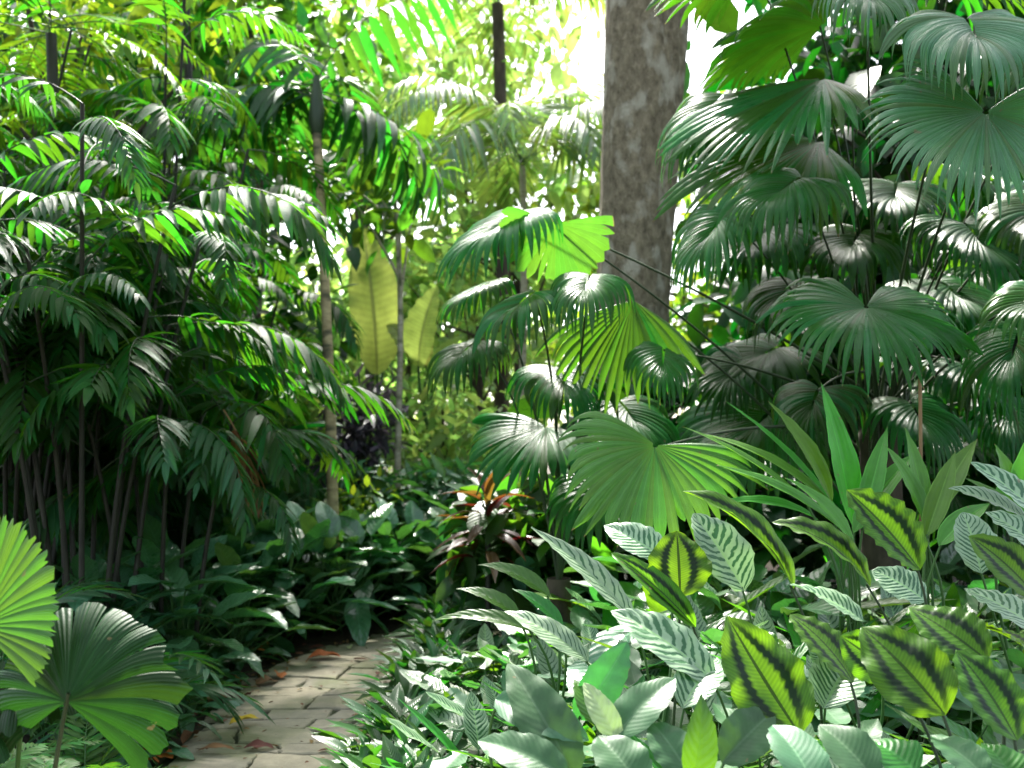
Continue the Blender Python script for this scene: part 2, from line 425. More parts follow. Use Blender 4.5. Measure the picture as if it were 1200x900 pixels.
M = {}
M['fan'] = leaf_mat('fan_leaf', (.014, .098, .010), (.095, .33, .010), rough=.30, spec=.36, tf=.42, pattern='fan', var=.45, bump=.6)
M['fan_sheen'] = leaf_mat('fan_leaf_sheen', (.048, .150, .048), (.09, .30, .02), rough=.38, spec=.5, tf=.32, pattern='fan', var=.25, bump=.7)  # base lightened to stand in for broad sky sheen on the blade
M['fan_shaded'] = leaf_mat('fan_leaf_shaded', (.009, .066, .006), (.070, .27, .008), rough=.34, spec=.25, tf=.42, pattern='fan', var=.5, bump=.6)  # darker copy of the fan leaf, mostly for blades deep in shade
M['fan_lit'] = leaf_mat('fan_leaf_lit', (.052, .175, .024), (.13, .38, .02), rough=.40, spec=.45, tf=.38, pattern='fan', var=.3, bump=.6)  # lit copy of the fan leaf, sunlight put into its colour
M['licuala'] = leaf_mat('licuala_leaf', (.007, .036, .005), (.018, .062, .004), rough=.46, spec=.28, tf=.40, pattern='fan', var=.2, hue=.012, bump=.5, dry=0)  # shaded copy, darkness of the blade put into its colour
M['licuala_lit'] = leaf_mat('licuala_leaf_lit', (.028, .105, .012), (.095, .24, .012), rough=.45, spec=.35, tf=.40, pattern='fan', var=.2, hue=.012, bump=.5, dry=0)  # same leaf with the light on it put into the colour
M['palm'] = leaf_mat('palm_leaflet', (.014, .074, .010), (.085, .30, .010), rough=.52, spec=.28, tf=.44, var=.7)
M['palm_glare'] = leaf_mat('palm_leaflet_glare', (.10, .20, .07), (.26, .42, .05), rough=.34, spec=.6, tf=.42, var=.4)  # lighter base imitates the sun glare on the blown-out frond
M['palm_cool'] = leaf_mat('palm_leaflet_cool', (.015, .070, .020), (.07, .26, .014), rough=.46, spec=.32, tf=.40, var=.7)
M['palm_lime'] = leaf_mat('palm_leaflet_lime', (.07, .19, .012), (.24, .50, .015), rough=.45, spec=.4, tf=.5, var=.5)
M['lily'] = leaf_mat('lily_leaf', (.058, .165, .072), (.09, .28, .03), rough=.29, spec=.75, tf=.28, pattern='vein', var=.5)
M['cover'] = leaf_mat('cover_leaf', (.024, .085, .020), (.07, .26, .014), rough=.34, spec=.55, tf=.34, var=.7)
M['arum'] = leaf_mat('arum_leaf', (.044, .128, .048), (.09, .27, .035), rough=.46, spec=.42, tf=.30, pattern='rib', var=.6, rib=(.12, .25, .11), bump=.06, blotch=.7)
M['cream'] = leaf_mat('cream_leaf', (.42, .50, .24), (.30, .42, .10), rough=.45, spec=.4, tf=.35, pattern='vein', var=.2, rib=(.50, .55, .32))
M['band'] = leaf_mat('banded_leaf', (.070, .205, .010), (.22, .50, .012), rough=.40, spec=.36, tf=.52, pattern='band', var=.35, dark=(.006, .030, .004), bump=.12, hue=.018)
M['stripe'] = leaf_mat('striped_leaf', (.25, .36, .22), (.24, .42, .15), rough=.38, spec=.5, tf=.30, pattern='stripe', var=.45, dark=(.032, .115, .036), pale=(.26, .44, .18), bump=.22, hue=.015)
M['strap'] = leaf_mat('strap_leaf', (.070, .20, .024), (.14, .44, .016), rough=.40, spec=.45, tf=.44, var=.45, pattern='fan')
M['green'] = leaf_mat('green_leaf', (.032, .125, .014), (.13, .38, .010), rough=.38, spec=.45, tf=.42, pattern='vein', var=.35)
M['ti'] = leaf_mat('ti_leaf', (.050, .020, .008), (.17, .060, .012), rough=.36, spec=.4, tf=.36, var=.9, hue=.05)
M['purple'] = leaf_mat('purple_leaf', (.060, .050, .075), (.08, .06, .08), rough=.4, spec=.5, tf=.25, var=.9, hue=.05)
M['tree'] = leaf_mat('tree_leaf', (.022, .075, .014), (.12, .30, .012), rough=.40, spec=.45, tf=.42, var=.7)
M['tree_shaded'] = leaf_mat('tree_leaf_shaded', (.010, .042, .008), (.02, .12, .004), rough=.40, spec=.35, tf=.34, var=.7)  # darkened copy of the tree leaf, shade put into the colour
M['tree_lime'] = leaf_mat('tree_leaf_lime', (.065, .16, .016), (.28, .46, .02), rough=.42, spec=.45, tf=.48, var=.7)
M['tree_glow'] = leaf_mat('tree_leaf_brightened', (.12, .24, .06), (.40, .60, .12), rough=.45, spec=.4, tf=.52, var=.6)  # background leaf colour raised to stand in for sun on it
M['banana'] = leaf_mat('banana_leaf', (.18, .32, .06), (.60, .70, .14), rough=.42, spec=.4, tf=.52, pattern='blade', var=.2, blotch=.35, rib=(.34, .42, .14))
M['fern'] = leaf_mat('fern_leaf', (.055, .16, .022), (.14, .38, .02), rough=.45, spec=.4, tf=.42, var=.5)
M['dead'] = leaf_mat('dead_leaf', (.16, .075, .035), (.12, .05, .02), rough=.7, spec=.25, tf=.15, var=.9, hue=.04)
M['dead_orange'] = leaf_mat('dead_leaf_orange', (.50, .20, .03), (.3, .12, .02), rough=.6, spec=.3, tf=.2, var=.3)
M['dead_yellow'] = leaf_mat('dead_leaf_yellow', (.62, .48, .03), (.4, .3, .02), rough=.6, spec=.3, tf=.2, var=.3)
M['petiole'] = solid_mat('petiole_green', (.030, .085, .020), (.055, .13, .03), 12, .45, .2, (1, 1, .2))
M['petiole_dark'] = solid_mat('petiole_dark', (.018, .035, .014), (.04, .06, .025), 12, .5, .2, (1, 1, .2))
M['petiole_brown'] = solid_mat('petiole_brown', (.16, .09, .04), (.26, .16, .07), 14, .7, .3, (1, 1, .2))
M['stem_dark'] = solid_mat('stem_dark', (.012, .012, .009), (.035, .034, .022), 10, .6, .3, (1, 1, .3))
M['bark'] = solid_mat('bark_grey', (.085, .068, .040), (.29, .245, .155), 17, .9, 1.0, (1, 1, .6), c3=(.38, .35, .26), dist=.06, detail=12)
M['bark_dark'] = solid_mat('bark_dark', (.03, .024, .018), (.09, .07, .05), 8, .9, .7, (1, 1, .4), dist=.02)
M['trunk_pale'] = solid_mat('trunk_pale', (.26, .23, .16), (.48, .44, .34), 9, .8, .4, (1, 1, 3.0), c3=(.12, .14, .07))
M['trunk_tan'] = solid_mat('trunk_tan', (.26, .20, .10), (.46, .37, .20), 9, .8, .4, (1, 1, 3.0), c3=(.10, .09, .05))
M['soil'] = solid_mat('soil', (.018, .012, .008), (.055, .038, .024), 14, .95, .9, dist=.03, c3=(.05, .045, .02), detail=10)

M['moss'] = solid_mat('mossy_joint', (.015, .014, .008), (.045, .060, .018), 20, .95, .9, dist=.02, c3=(.03, .022, .014), detail=8)
def stone_mat():
    m = bpy.data.materials.new('flagstone'); m.use_nodes = True
    nt = m.node_tree; L = nt.links.new; bs = nt.nodes['Principled BSDF']
    tc = nn(nt, 'ShaderNodeTexCoord'); rv = nn(nt, 'ShaderNodeUVMap', uv_map='rnd'); rs = nn(nt, 'ShaderNodeSeparateXYZ'); L(rv.outputs[0], rs.inputs[0])
    nz = nn(nt, 'ShaderNodeTexNoise'); nz.inputs['Scale'].default_value = 11; nz.inputs['Detail'].default_value = 9; nz.inputs['Roughness'].default_value = .7
    L(tc.outputs['Object'], nz.inputs['Vector'])
    n2 = nn(nt, 'ShaderNodeTexNoise'); n2.inputs['Scale'].default_value = 2.6; n2.inputs['Detail'].default_value = 6
    L(tc.outputs['Object'], n2.inputs['Vector'])
    col = ramp(nt, rs.outputs[0], [(0, (.25, .225, .16)), (.4, (.32, .29, .20)), (.75, (.38, .335, .225)), (1, (.29, .27, .20))])
    col = mix(nt, ramp(nt, nz.outputs[0], [(.35, (0, 0, 0)), (.7, (1, 1, 1))]), mix(nt, .45, col, (.10, .09, .07)), col)
    col = mix(nt, mth(nt, 'MULTIPLY', ramp(nt, n2.outputs[0], [(.46, (0, 0, 0)), (.64, (1, 1, 1))]), .7), col, (.12, .14, .05))
    L(col, bs.inputs['Base Color']); bs.inputs['Roughness'].default_value = .78; bs.inputs['Specular IOR Level'].default_value = .35
    bp = nn(nt, 'ShaderNodeBump'); bp.inputs['Strength'].default_value = .7; bp.inputs['Distance'].default_value = .012
    L(nz.outputs[0], bp.inputs['Height']); L(bp.outputs[0], bs.inputs['Normal'])
    return m
M['stone'] = stone_mat()

# ------------------------------------------------------------------ setting
def build_ground():
    g = np.concatenate([-np.geomspace(300, 9, 12), np.linspace(-8, 8, 81), np.geomspace(9, 300, 12)])
    gy = np.concatenate([-np.geomspace(300, 9, 10)[:], np.linspace(-8, 24, 130), np.geomspace(26, 500, 14)])
    Y, X = np.meshgrid(gy, g, indexing='ij')
    Z = ground_h(X, Y) + .02 * np.sin(X * 5.1 + Y * 2) * np.sin(Y * 4.3) * (np.abs(X + 1.1) > .75) - .01
    P = np.stack([X, Y, Z], -1).reshape(-1, 3)
    b = MB(); b.add(P, grid_quads(len(gy), len(g)), P[:, :2] * .1, rnd=.5)
    tag(link('ground', b.mesh('ground', M['soil'])), kind='structure')

PC = np.array([(-1.02, -1.5), (-1.06, 1), (-1.10, 3), (-1.13, 5), (-1.20, 6.2), (-1.12, 6.9), (-.75, 7.55), (.2, 8.0), (1.6, 8.3), (3.5, 8.5)])
def path_pt(s, t):
    seg = np.linalg.norm(np.diff(PC, axis=0), axis=1); cs = np.concatenate([[0], np.cumsum(seg)])
    def c(q): return np.array([np.interp(q, cs, PC[:, 0]), np.interp(q, cs, PC[:, 1])])
    p = (c(s - .25) + c(s) * 2 + c(s + .25)) / 4
    d = unit(np.append(c(s + .2) - c(s - .2), 0))[:2]
    return p + np.array([d[1], -d[0]]) * t
def build_path():
    b = MB(); r = random.Random(5); HW = .53
    s = .3
    rows = [s]
    while s < 13: s += r.uniform(.17, .34); rows.append(s)
    wav = [[r.uniform(-.05, .05) for _ in range(6)] for _ in rows]
    def rowy(i, t):  # wavy joint
        x = (t / HW + 1) / 2 * 5; k = min(4, max(0, int(x))); f = x - k
        return rows[i] + wav[i][k] * (1 - f) + wav[i][k + 1] * f
    for i in range(len(rows) - 1):
        cuts = [-HW + r.uniform(-.05, .04)]
        while cuts[-1] < HW - .22: cuts.append(cuts[-1] + r.uniform(.22, .60))
        cuts[-1] = HW + r.uniform(-.04, .06)
        for a, c in zip(cuts[:-1], cuts[1:]):
            sl = r.uniform(-.07, .07); zt = r.uniform(.012, .020); g = .007
            tilt = r.uniform(-.004, .004)
            n = 9
            cen = None; ring = []
            for e in range(4):
                for q in range(n):
                    f = q / n
                    if e == 0: u, v = a + (c - a) * f, 0
                    elif e == 1: u, v = c, f
                    elif e == 2: u, v = c + (a - c) * f, 1
                    else: u, v = a, 1 - f
                    uu = u + (sl * (v - .5) if abs(u) < HW - .03 else 0)
                    sv = rowy(i, u) * (1 - v) + rowy(i + 1, u) * v
                    ring.append((uu, sv))
            ring = np.array(ring); mid = ring.mean(0)
            dv = ring - mid; ln = np.linalg.norm(dv, axis=1)[:, None]
            jit = np.array([[r.gauss(0, .005), r.gauss(0, .005)] for _ in ring])
            def ringp(shr, z):
                q = mid + dv * np.maximum(.02, 1 - shr / ln) + jit * (shr > 0)
                o = []
                for t_, s_ in q:
                    p = path_pt(s_, t_); o.append((p[0], p[1], ground_h(p[0], p[1]) + z + tilt * (t_ - mid[0]) / .3))
                return np.array(o)
            R_ = [ringp(g, -.03), ringp(g, zt - .007), ringp(g + .007, zt), ringp(g + .05, zt + .001), ringp(5, zt + .002)]
            P = np.array([np.vstack([q, q[:1]]) for q in R_])
            UV = P.reshape(-1, 3)[:, :2]
            b.add(P.reshape(-1, 3), grid_quads(5, 4 * n + 1), UV, rnd=r.random())
    # mortar bed
    ss = np.linspace(.2, 13.2, 80); tt = np.linspace(-HW - .03, HW + .03, 5)
    P = np.array([[(*path_pt(q, t), 0) for t in tt] for q in ss]); P[..., 2] = ground_h(P[..., 0], P[..., 1]) + .002
    b.add(P.reshape(-1, 3), grid_quads(80, 5), P.reshape(-1, 3)[:, :2], rnd=.5, mi=1)
    tag(link('path', b.mesh('path', M['stone'], M['moss'], smooth=False)), kind='structure')
build_ground(); build_path()

# ------------------------------------------------------------------ templates
T_SMALL = leaf_grid(1, 1, 5, 3, 'lance', arch=.7, fold=.5, seed=1)
T_SMALL2 = leaf_grid(1, 1, 5, 3, 'oval', arch=.9, fold=.4, seed=2)
T_TINY = leaf_grid(1, 1, 4, 3, 'oval', arch=.5, fold=.4, seed=3)

# ------------------------------------------------------------------ fan palms
def add_fan(root, rootloc, hub, R, apex, normal, mat, pet=True, petmat='petiole_dark', base=None, sag=.15, label=None, pr=.011, **kw):
    """a frond part (blade mesh) with its petiole as sub-part"""
    loc = np.asarray(rootloc, float)
    mb = fan_blade(R, apex, normal, **kw)
    o = link('frond', mb.mesh('fan_frond', M[mat]), root, hub - loc)
    if label: o['label'] = label
    if pet:
        b = np.asarray(base if base is not None else loc, float) - hub
        bn = unit(normal); ap = unit(np.asarray(apex, float) - bn * np.dot(apex, bn))
        c = b * .5 + np.array([0, 0, sag]) - ap * .12
        pts = curve(b, ap * .02, ctrl=c, n=12)
        q = MB(); q.add(*tube(pts, np.linspace(pr, pr * .45, 12), 6), rnd=.5)
        link('petiole', q.mesh('petiole', M[petmat]), o)
    return o

def trunk_mesh(pts, radii, mat, k=12, rings=0):
    q = MB(); pts = np.asarray(pts, float)
    V, Q, UV = tube(pts, radii, k)
    q.add(V, Q, UV, rnd=.5)
    return q.mesh('trunk', M[mat])

def densify(pts, n):
    pts = np.asarray(pts, float); t = np.linspace(0, 1, len(pts)); tt = np.linspace(0, 1, n)
    return np.stack([np.interp(tt, t, pts[:, i]) for i in range(3)], 1)

def right_palm():
    bx, by = at(1030, 520, 6.1)[:2]; bz = ground_h(bx, by)
    loc = np.array([bx, by, bz]); crown = np.array([bx, by, 1.72])
    p = thing('fan_palm', 'large fan palm at right with many pleated round leaves, biggest palm in view', 'palm', loc)
    pts = densify([(0, 0, -.1), (.03, 0, .5), (0, 0, 1.1), (0, 0, 1.5)], 14)
    link('trunk', trunk_mesh(pts, np.linspace(.15, .11, 14) + rng.normal(0, .006, 14), 'bark_dark'), p)
    H = [  # px, py, d, R, apex, normal, mat, kw
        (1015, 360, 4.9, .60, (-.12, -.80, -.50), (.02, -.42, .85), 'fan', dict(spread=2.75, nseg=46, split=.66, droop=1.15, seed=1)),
        (1155, 132, 4.3, .60, (-.30, -.75, -.75), (-.08, -.72, .62), 'fan_sheen', dict(spread=2.5, nseg=50, split=.66, droop=.75, seed=2)),
        (1132, 22, 4.4, .55, (-.10, -.85, -.5), (-.02, -.42, .90), 'fan_sheen', dict(spread=2.6, nseg=46, split=.62, droop=1.43, costa=.28, saddle=.5, seed=3)),
        (1196, 388, 5.0, .52, (-.55, -.55, -.55), (-.25, -.45, .85), 'fan_shaded', dict(spread=2.2, nseg=34, split=.5, droop=1.98, costa=.28, saddle=.5, seed=4)),
        (1015, -22, 4.9, .48, (-.10, -.75, -.6), (0, -.5, .85), 'fan_sheen', dict(spread=2.2, nseg=34, split=.45, droop=1.87, costa=.28, saddle=.5, seed=5)),
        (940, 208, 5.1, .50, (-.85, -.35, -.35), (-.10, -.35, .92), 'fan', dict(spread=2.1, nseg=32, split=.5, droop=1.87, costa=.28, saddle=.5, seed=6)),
        (998, 118, 5.4, .30, (-.2, -.8, -.5), (0, -.4, .9), 'fan_shaded', dict(spread=2.2, nseg=26, split=.45, droop=1.87, costa=.28, saddle=.5, seed=7)),
        (1130, 262, 5.4, .52, (.2, -.75, -.5), (.1, -.45, .9), 'fan_shaded', dict(spread=2.4, nseg=38, split=.55, droop=1.43, costa=.28, saddle=.5, seed=8)),
        (965, 30, 5.6, .72, (-.95, -.05, -.28), (-.2, .25, .95), 'fan_shaded', dict(spread=1.6, nseg=26, split=.80, droop=.7, seed=9)),
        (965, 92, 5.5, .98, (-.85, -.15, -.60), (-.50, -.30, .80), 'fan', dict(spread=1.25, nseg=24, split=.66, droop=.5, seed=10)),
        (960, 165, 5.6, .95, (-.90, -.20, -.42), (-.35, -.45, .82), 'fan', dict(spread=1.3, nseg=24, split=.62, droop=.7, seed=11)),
        (890, -30, 5.8, .70, (-.4, -.5, -.6), (-.1, .1, .98), 'fan_shaded', dict(spread=2.3, nseg=34, split=.7, droop=.9, seed=12)),
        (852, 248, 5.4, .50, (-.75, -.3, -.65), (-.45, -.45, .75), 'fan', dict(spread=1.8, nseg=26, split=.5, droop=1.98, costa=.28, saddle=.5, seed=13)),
        (930, 330, 6.0, .52, (-.5, -.5, -.6), (-.2, -.3, .9), 'fan_shaded', dict(spread=2.2, nseg=30, split=.5, droop=1.87, costa=.28, saddle=.5, seed=14)),
        (1110, -10, 5.6, .65, (.1, -.6, -.5), (0, -.1, .98), 'fan_shaded', dict(spread=2.4, nseg=36, split=.6, droop=1.0, seed=15)),
        (1240, 60, 5.0, .62, (-.2, -.7, -.5), (-.1, -.4, .9), 'fan_shaded', dict(spread=2.4, nseg=36, split=.6, droop=1.32, costa=.28, saddle=.5, seed=16)),
        (1225, 235, 5.4, .55, (-.5, -.6, -.4), (-.1, -.35, .93), 'fan_shaded', dict(spread=2.4, nseg=36, split=.55, droop=1.65, costa=.28, saddle=.5, seed=17)),
        (1050, 215, 6.0, .60, (-.3, -.6, -.5), (0, -.25, .95), 'fan_shaded', dict(spread=2.4, nseg=36, split=.55, droop=1.43, costa=.28, saddle=.5, seed=18)),
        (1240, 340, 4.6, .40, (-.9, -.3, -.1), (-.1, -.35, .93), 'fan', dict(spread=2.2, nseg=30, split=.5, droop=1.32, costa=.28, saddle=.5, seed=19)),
        (870, 420, 6.2, .50, (-.6, -.6, -.4), (-.1, -.4, .9), 'fan_shaded', dict(spread=2.4, nseg=32, split=.5, droop=1.76, costa=.28, saddle=.5, seed=20)),
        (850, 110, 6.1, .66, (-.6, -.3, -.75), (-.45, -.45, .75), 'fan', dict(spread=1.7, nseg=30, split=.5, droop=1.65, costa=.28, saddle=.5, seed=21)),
        (1180, 470, 5.9, .45, (-.3, -.7, -.5), (0, -.4, .9), 'fan_shaded', dict(spread=2.3, nseg=30, split=.5, droop=1.76, costa=.28, saddle=.5, seed=22)),
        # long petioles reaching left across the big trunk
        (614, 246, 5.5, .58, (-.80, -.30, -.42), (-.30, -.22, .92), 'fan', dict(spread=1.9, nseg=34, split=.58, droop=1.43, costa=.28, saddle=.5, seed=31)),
        (652, 262, 5.4, .34, (-.05, -.35, -.92), (.05, -.95, -.30), 'fan_lit', dict(spread=1.9, nseg=16, split=.93, droop=.3, seed=32, pleat=.1, jit=.01)),
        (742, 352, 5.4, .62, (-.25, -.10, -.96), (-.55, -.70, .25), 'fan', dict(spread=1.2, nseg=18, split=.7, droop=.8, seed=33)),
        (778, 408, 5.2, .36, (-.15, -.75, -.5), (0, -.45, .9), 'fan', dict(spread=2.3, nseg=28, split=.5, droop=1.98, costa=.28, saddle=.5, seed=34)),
        (768, 522, 4.5, .50, (-.40, -.40, -.90), (-.12, -.66, .42), 'fan_lit', dict(spread=2.0, nseg=24, split=.72, droop=.95, seed=35, cup=.05)),
        (960, 455, 5.6, .50, (-.5, -.7, -.5), (-.1, -.35, .9), 'fan_shaded', dict(spread=2.3, nseg=30, split=.5, droop=1.87, costa=.28, saddle=.5, seed=36)),
        (1065, 470, 5.5, .48, (.1, -.8, -.5), (0, -.35, .9), 'fan_shaded', dict(spread=2.3, nseg=30, split=.5, droop=1.87, costa=.28, saddle=.5, seed=37)),
        (1125, 425, 5.7, .50, (.3, -.7, -.5), (.1, -.35, .9), 'fan_shaded', dict(spread=2.3, nseg=30, split=.5, droop=1.87, costa=.28, saddle=.5, seed=38)),
        (1010, 270, 5.8, .62, (-.5, -.6, -.5), (0, -.2, .9), 'fan_shaded', dict(spread=2.3, nseg=32, split=.6, droop=1.43, costa=.28, saddle=.5, seed=39)),
        (905, 265, 5.9, .60, (-.6, -.5, -.5), (-.1, -.2, .9), 'fan_shaded', dict(spread=2.3, nseg=32, split=.6, droop=1.54, costa=.28, saddle=.5, seed=40)),
        (1100, 330, 5.9, .60, (.2, -.6, -.5), (0, -.2, .9), 'fan_shaded', dict(spread=2.3, nseg=32, split=.6, droop=1.43, costa=.28, saddle=.5, seed=29)),
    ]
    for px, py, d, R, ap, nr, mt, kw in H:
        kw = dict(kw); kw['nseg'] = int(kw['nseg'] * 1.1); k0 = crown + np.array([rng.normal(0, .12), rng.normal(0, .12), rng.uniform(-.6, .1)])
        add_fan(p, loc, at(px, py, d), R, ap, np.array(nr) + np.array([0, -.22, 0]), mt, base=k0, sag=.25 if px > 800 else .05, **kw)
    # hanging old leaves and inner fill behind
    for k in range(40):
        a = rng.uniform(-2.6, .9); e = rng.uniform(.5, 1.3)
        dirv = np.array([math.cos(a) * .9, math.sin(a) * .5 + .55, 0]);
        hub = crown + unit(dirv) * rng.uniform(.6, 1.4) + np.array([0, 0, rng.uniform(-.5, 1.9)])
        if 600 + hub[0] / hub[1] * F < 880 or len(p.children) > 58: continue
        add_fan(p, loc, hub, rng.uniform(.5, .78), unit(dirv) * rng.uniform(.4, 1) + np.array([0, -.3, -rng.uniform(.3, .9)]), (dirv[0] * rng.uniform(.1, .7), -rng.uniform(.1, .7), .8), random.choice(['fan', 'fan_shaded']), base=crown + np.array([0, 0, rng.uniform(-.6, .1)]), spread=rng.uniform(1.4, 2.5), nseg=32, split=rng.uniform(.5, .72), droop=rng.uniform(.7, 1.9), seed=50 + k, costa=rng.uniform(0, .3), saddle=rng.uniform(0, .6))
    # dead upright stalk
    q = MB(); q.add(*tube(curve(at(1078, 425, 4.6) - loc, at(1080, 640, 4.5) - loc, n=8), .008, 6))
    o = link('dead_petiole', q.mesh('dead_petiole', M['petiole_brown']), p); o['label'] = 'dry brown bare leaf stalk standing upright'

def centre_palm():
    bx, by = at(655, 520, 5.9)[:2]; bz = ground_h(bx, by); loc = np.array([bx, by, bz]); crown = loc + np.array([0, 0, .55])
    p = thing('fan_palm', 'smaller fan palm in the centre with drooping silvery leaves in front of the big trunk', 'palm', loc)
    pts = densify([(0, 0, -.1), (0, 0, .6)], 6)
    link('trunk', trunk_mesh(pts, np.linspace(.09, .07, 6), 'bark_dark'), p)
    H = [
        (628, 342, 5.2, .46, (-.65, -.50, -.45), (-.20, -.35, .92), 'fan', dict(spread=2.1, nseg=30, split=.5, droop=2.31, costa=.28, saddle=.5, seed=41)),
        (692, 322, 5.1, .42, (-.25, -.75, -.5), (-.05, -.45, .9), 'fan', dict(spread=2.1, nseg=28, split=.5, droop=2.31, costa=.28, saddle=.5, seed=42)),
        (560, 400, 5.8, .45, (-.6, -.5, -.5), (-.2, -.35, .92), 'fan_shaded', dict(spread=2.1, nseg=30, split=.5, droop=2.09, costa=.28, saddle=.5, seed=43)),
        (655, 430, 5.6, .5, (.2, -.7, -.6), (0, -.4, .92), 'fan_shaded', dict(spread=2.2, nseg=30, split=.55, droop=1.98, costa=.28, saddle=.5, seed=44)),
        (640, 500, 5.7, .55, (-.7, -.5, -.5), (-.2, -.5, .85), 'fan_shaded', dict(spread=1.7, nseg=24, split=.75, droop=1.0, seed=45)),
        (725, 470, 5.7, .5, (.4, -.6, -.5), (.1, -.5, .85), 'fan_shaded', dict(spread=1.9, nseg=26, split=.6, droop=1.65, costa=.28, saddle=.5, seed=46)),
        (700, 560, 5.6, .45, (-.3, -.7, -.5), (0, -.6, .8), 'fan_shaded', dict(spread=2, nseg=26, split=.6, droop=1.54, costa=.28, saddle=.5, seed=47)),
        (575, 330, 5.9, .42, (-.6, -.3, -.6), (-.3, -.2, .9), 'fan', dict(spread=1.9, nseg=26, split=.5, droop=1.76, costa=.28, saddle=.5, seed=48)),
    ]
    for px, py, d, R, ap, nr, mt, kw in H:
        add_fan(p, loc, at(px, py, d), R, ap, nr, mt, base=crown, sag=.35, pr=.012, **kw)

def left_licuala():
    x, y = -1.32, 2.75; loc = np.array([x, y, ground_h(x, y)])
    p = thing('fan_palm', 'young fan palm with wedge shaped toothed leaves at the lower left corner beside the path', 'palm', loc)
    base = loc + np.array([0, 0, .05])
    add_fan(p, loc, at(-25, 735, 2.6), .29, (.55, .1, .85), (-.35, -.90, .25), 'licuala_lit', base=base, petmat='petiole', label='lit bright green blade with frilled pale rim', spread=1.5, nseg=24, split=.90, droop=.25, seed=61, tipw=.75, pleat=.30, side=0, jit=.015, taper=2, tooth=.04)
    add_fan(p, loc, at(78, 822, 2.45), .275, (.18, -.1, 1), (.05, -.95, .10), 'licuala', base=base, petmat='petiole_dark', label='shaded dark green cupped blade split into broad wedges', spread=2.3, nseg=14, split=.55, droop=.35, seed=62, tipw=.9, pleat=.34, side=.05, jit=.07, cup=-.55, taper=1, tooth=.06)
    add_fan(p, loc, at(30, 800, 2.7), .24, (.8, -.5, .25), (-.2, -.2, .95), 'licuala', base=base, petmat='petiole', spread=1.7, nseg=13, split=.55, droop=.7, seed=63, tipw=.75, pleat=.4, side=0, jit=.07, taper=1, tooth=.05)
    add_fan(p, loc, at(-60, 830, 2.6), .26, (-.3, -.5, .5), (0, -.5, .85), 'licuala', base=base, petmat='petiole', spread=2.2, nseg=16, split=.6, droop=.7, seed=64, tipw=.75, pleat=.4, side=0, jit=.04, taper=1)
right_palm(); centre_palm(); left_licuala()

# ------------------------------------------------------------------ pinnate palms
FR = {}
def frond_set(key, n, mat, rachmat='petiole', **kw):
    FR[key] = []
    for k in range(n):
        kk = dict(kw); sd = abs(hash_(key)) % 997 + k * 7
        kk['a0'] = kw.get('a0', .5) + (.35 * (k - (n - 1) / 2) / max(1, n - 1)) * 2
        FR[key].append(frond_mb(seed=sd, **kk).mesh(key + '_frond', M[mat], M[rachmat]))
def hash_(s):
    h = 7
    for c in s: h = (h * 31 + ord(c)) % 1000003
    return h
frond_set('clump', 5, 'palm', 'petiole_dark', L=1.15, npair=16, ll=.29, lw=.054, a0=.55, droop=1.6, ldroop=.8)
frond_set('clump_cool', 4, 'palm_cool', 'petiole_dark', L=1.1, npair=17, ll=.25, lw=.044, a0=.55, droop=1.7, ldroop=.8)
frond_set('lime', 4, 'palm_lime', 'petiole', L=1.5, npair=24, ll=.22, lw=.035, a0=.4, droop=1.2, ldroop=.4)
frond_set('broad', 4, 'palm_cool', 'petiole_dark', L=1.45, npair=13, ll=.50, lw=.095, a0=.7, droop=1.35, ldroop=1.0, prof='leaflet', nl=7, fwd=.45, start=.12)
frond_set('feather', 4, 'palm_glare', 'petiole', L=2.2, npair=34, ll=.55, lw=.045, a0=.8, droop=1.9, ldroop=.9)
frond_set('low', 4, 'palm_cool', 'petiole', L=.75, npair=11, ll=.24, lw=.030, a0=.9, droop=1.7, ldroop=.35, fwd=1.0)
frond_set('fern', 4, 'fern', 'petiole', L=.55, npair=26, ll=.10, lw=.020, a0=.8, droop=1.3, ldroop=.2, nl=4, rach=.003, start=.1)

def put_frond(root, key, loc, az, tilt=0., sc=1., name='frond'):
    m = FR[key][random.randrange(len(FR[key]))]
    return link(name, m, root, loc, Euler((tilt, random.uniform(-.25, .25), az), 'XYZ'), sc)

def clump_palm(loc, label, nst, hmin, hmax, keys, nf=6, lean=.16, group=None, spread=.28, low=0, bare=.5):
    loc = np.array(loc, float)
    p = thing('cane_palm', label, 'palm', loc, group)
    for k in range(nst):
        a = k / nst * 2 * PI + random.uniform(-.4, .4); r0 = spread * random.uniform(.3, 1)
        b = np.array([math.cos(a) * r0, math.sin(a) * r0, -.05]); h = random.uniform(hmin, hmax)
        top = b + np.array([math.cos(a) * lean * h, math.sin(a) * lean * h, h])
        pts = curve(b, top, ctrl=(b + top) / 2 + np.array([-math.cos(a), -math.sin(a), 0]) * .06 * h, n=10)
        q = MB(); q.add(*tube(pts, np.linspace(.018, .011, 10), 7)); link('stem', q.mesh('stem', M['stem_dark']), p)
        n = random.randint(nf - 1, nf + 1); a1 = random.uniform(0, 6.28)
        for j in range(n):
            f = 1 - bare * (j / n) ** 1.3
            pt = np.array([np.interp(f, np.linspace(0, 1, 10), pts[:, i]) for i in range(3)])
            put_frond(p, random.choice(keys), pt, a1 + j * 2.4, sc=random.uniform(.75, 1.1))
    for j in range(low):
        a = random.uniform(0, 6.28); put_frond(p, random.choice(keys), (spread * .8 * math.cos(a), spread * .8 * math.sin(a), random.uniform(.7, 1.5)), a - PI / 2, sc=random.uniform(.7, 1.0))
    return p

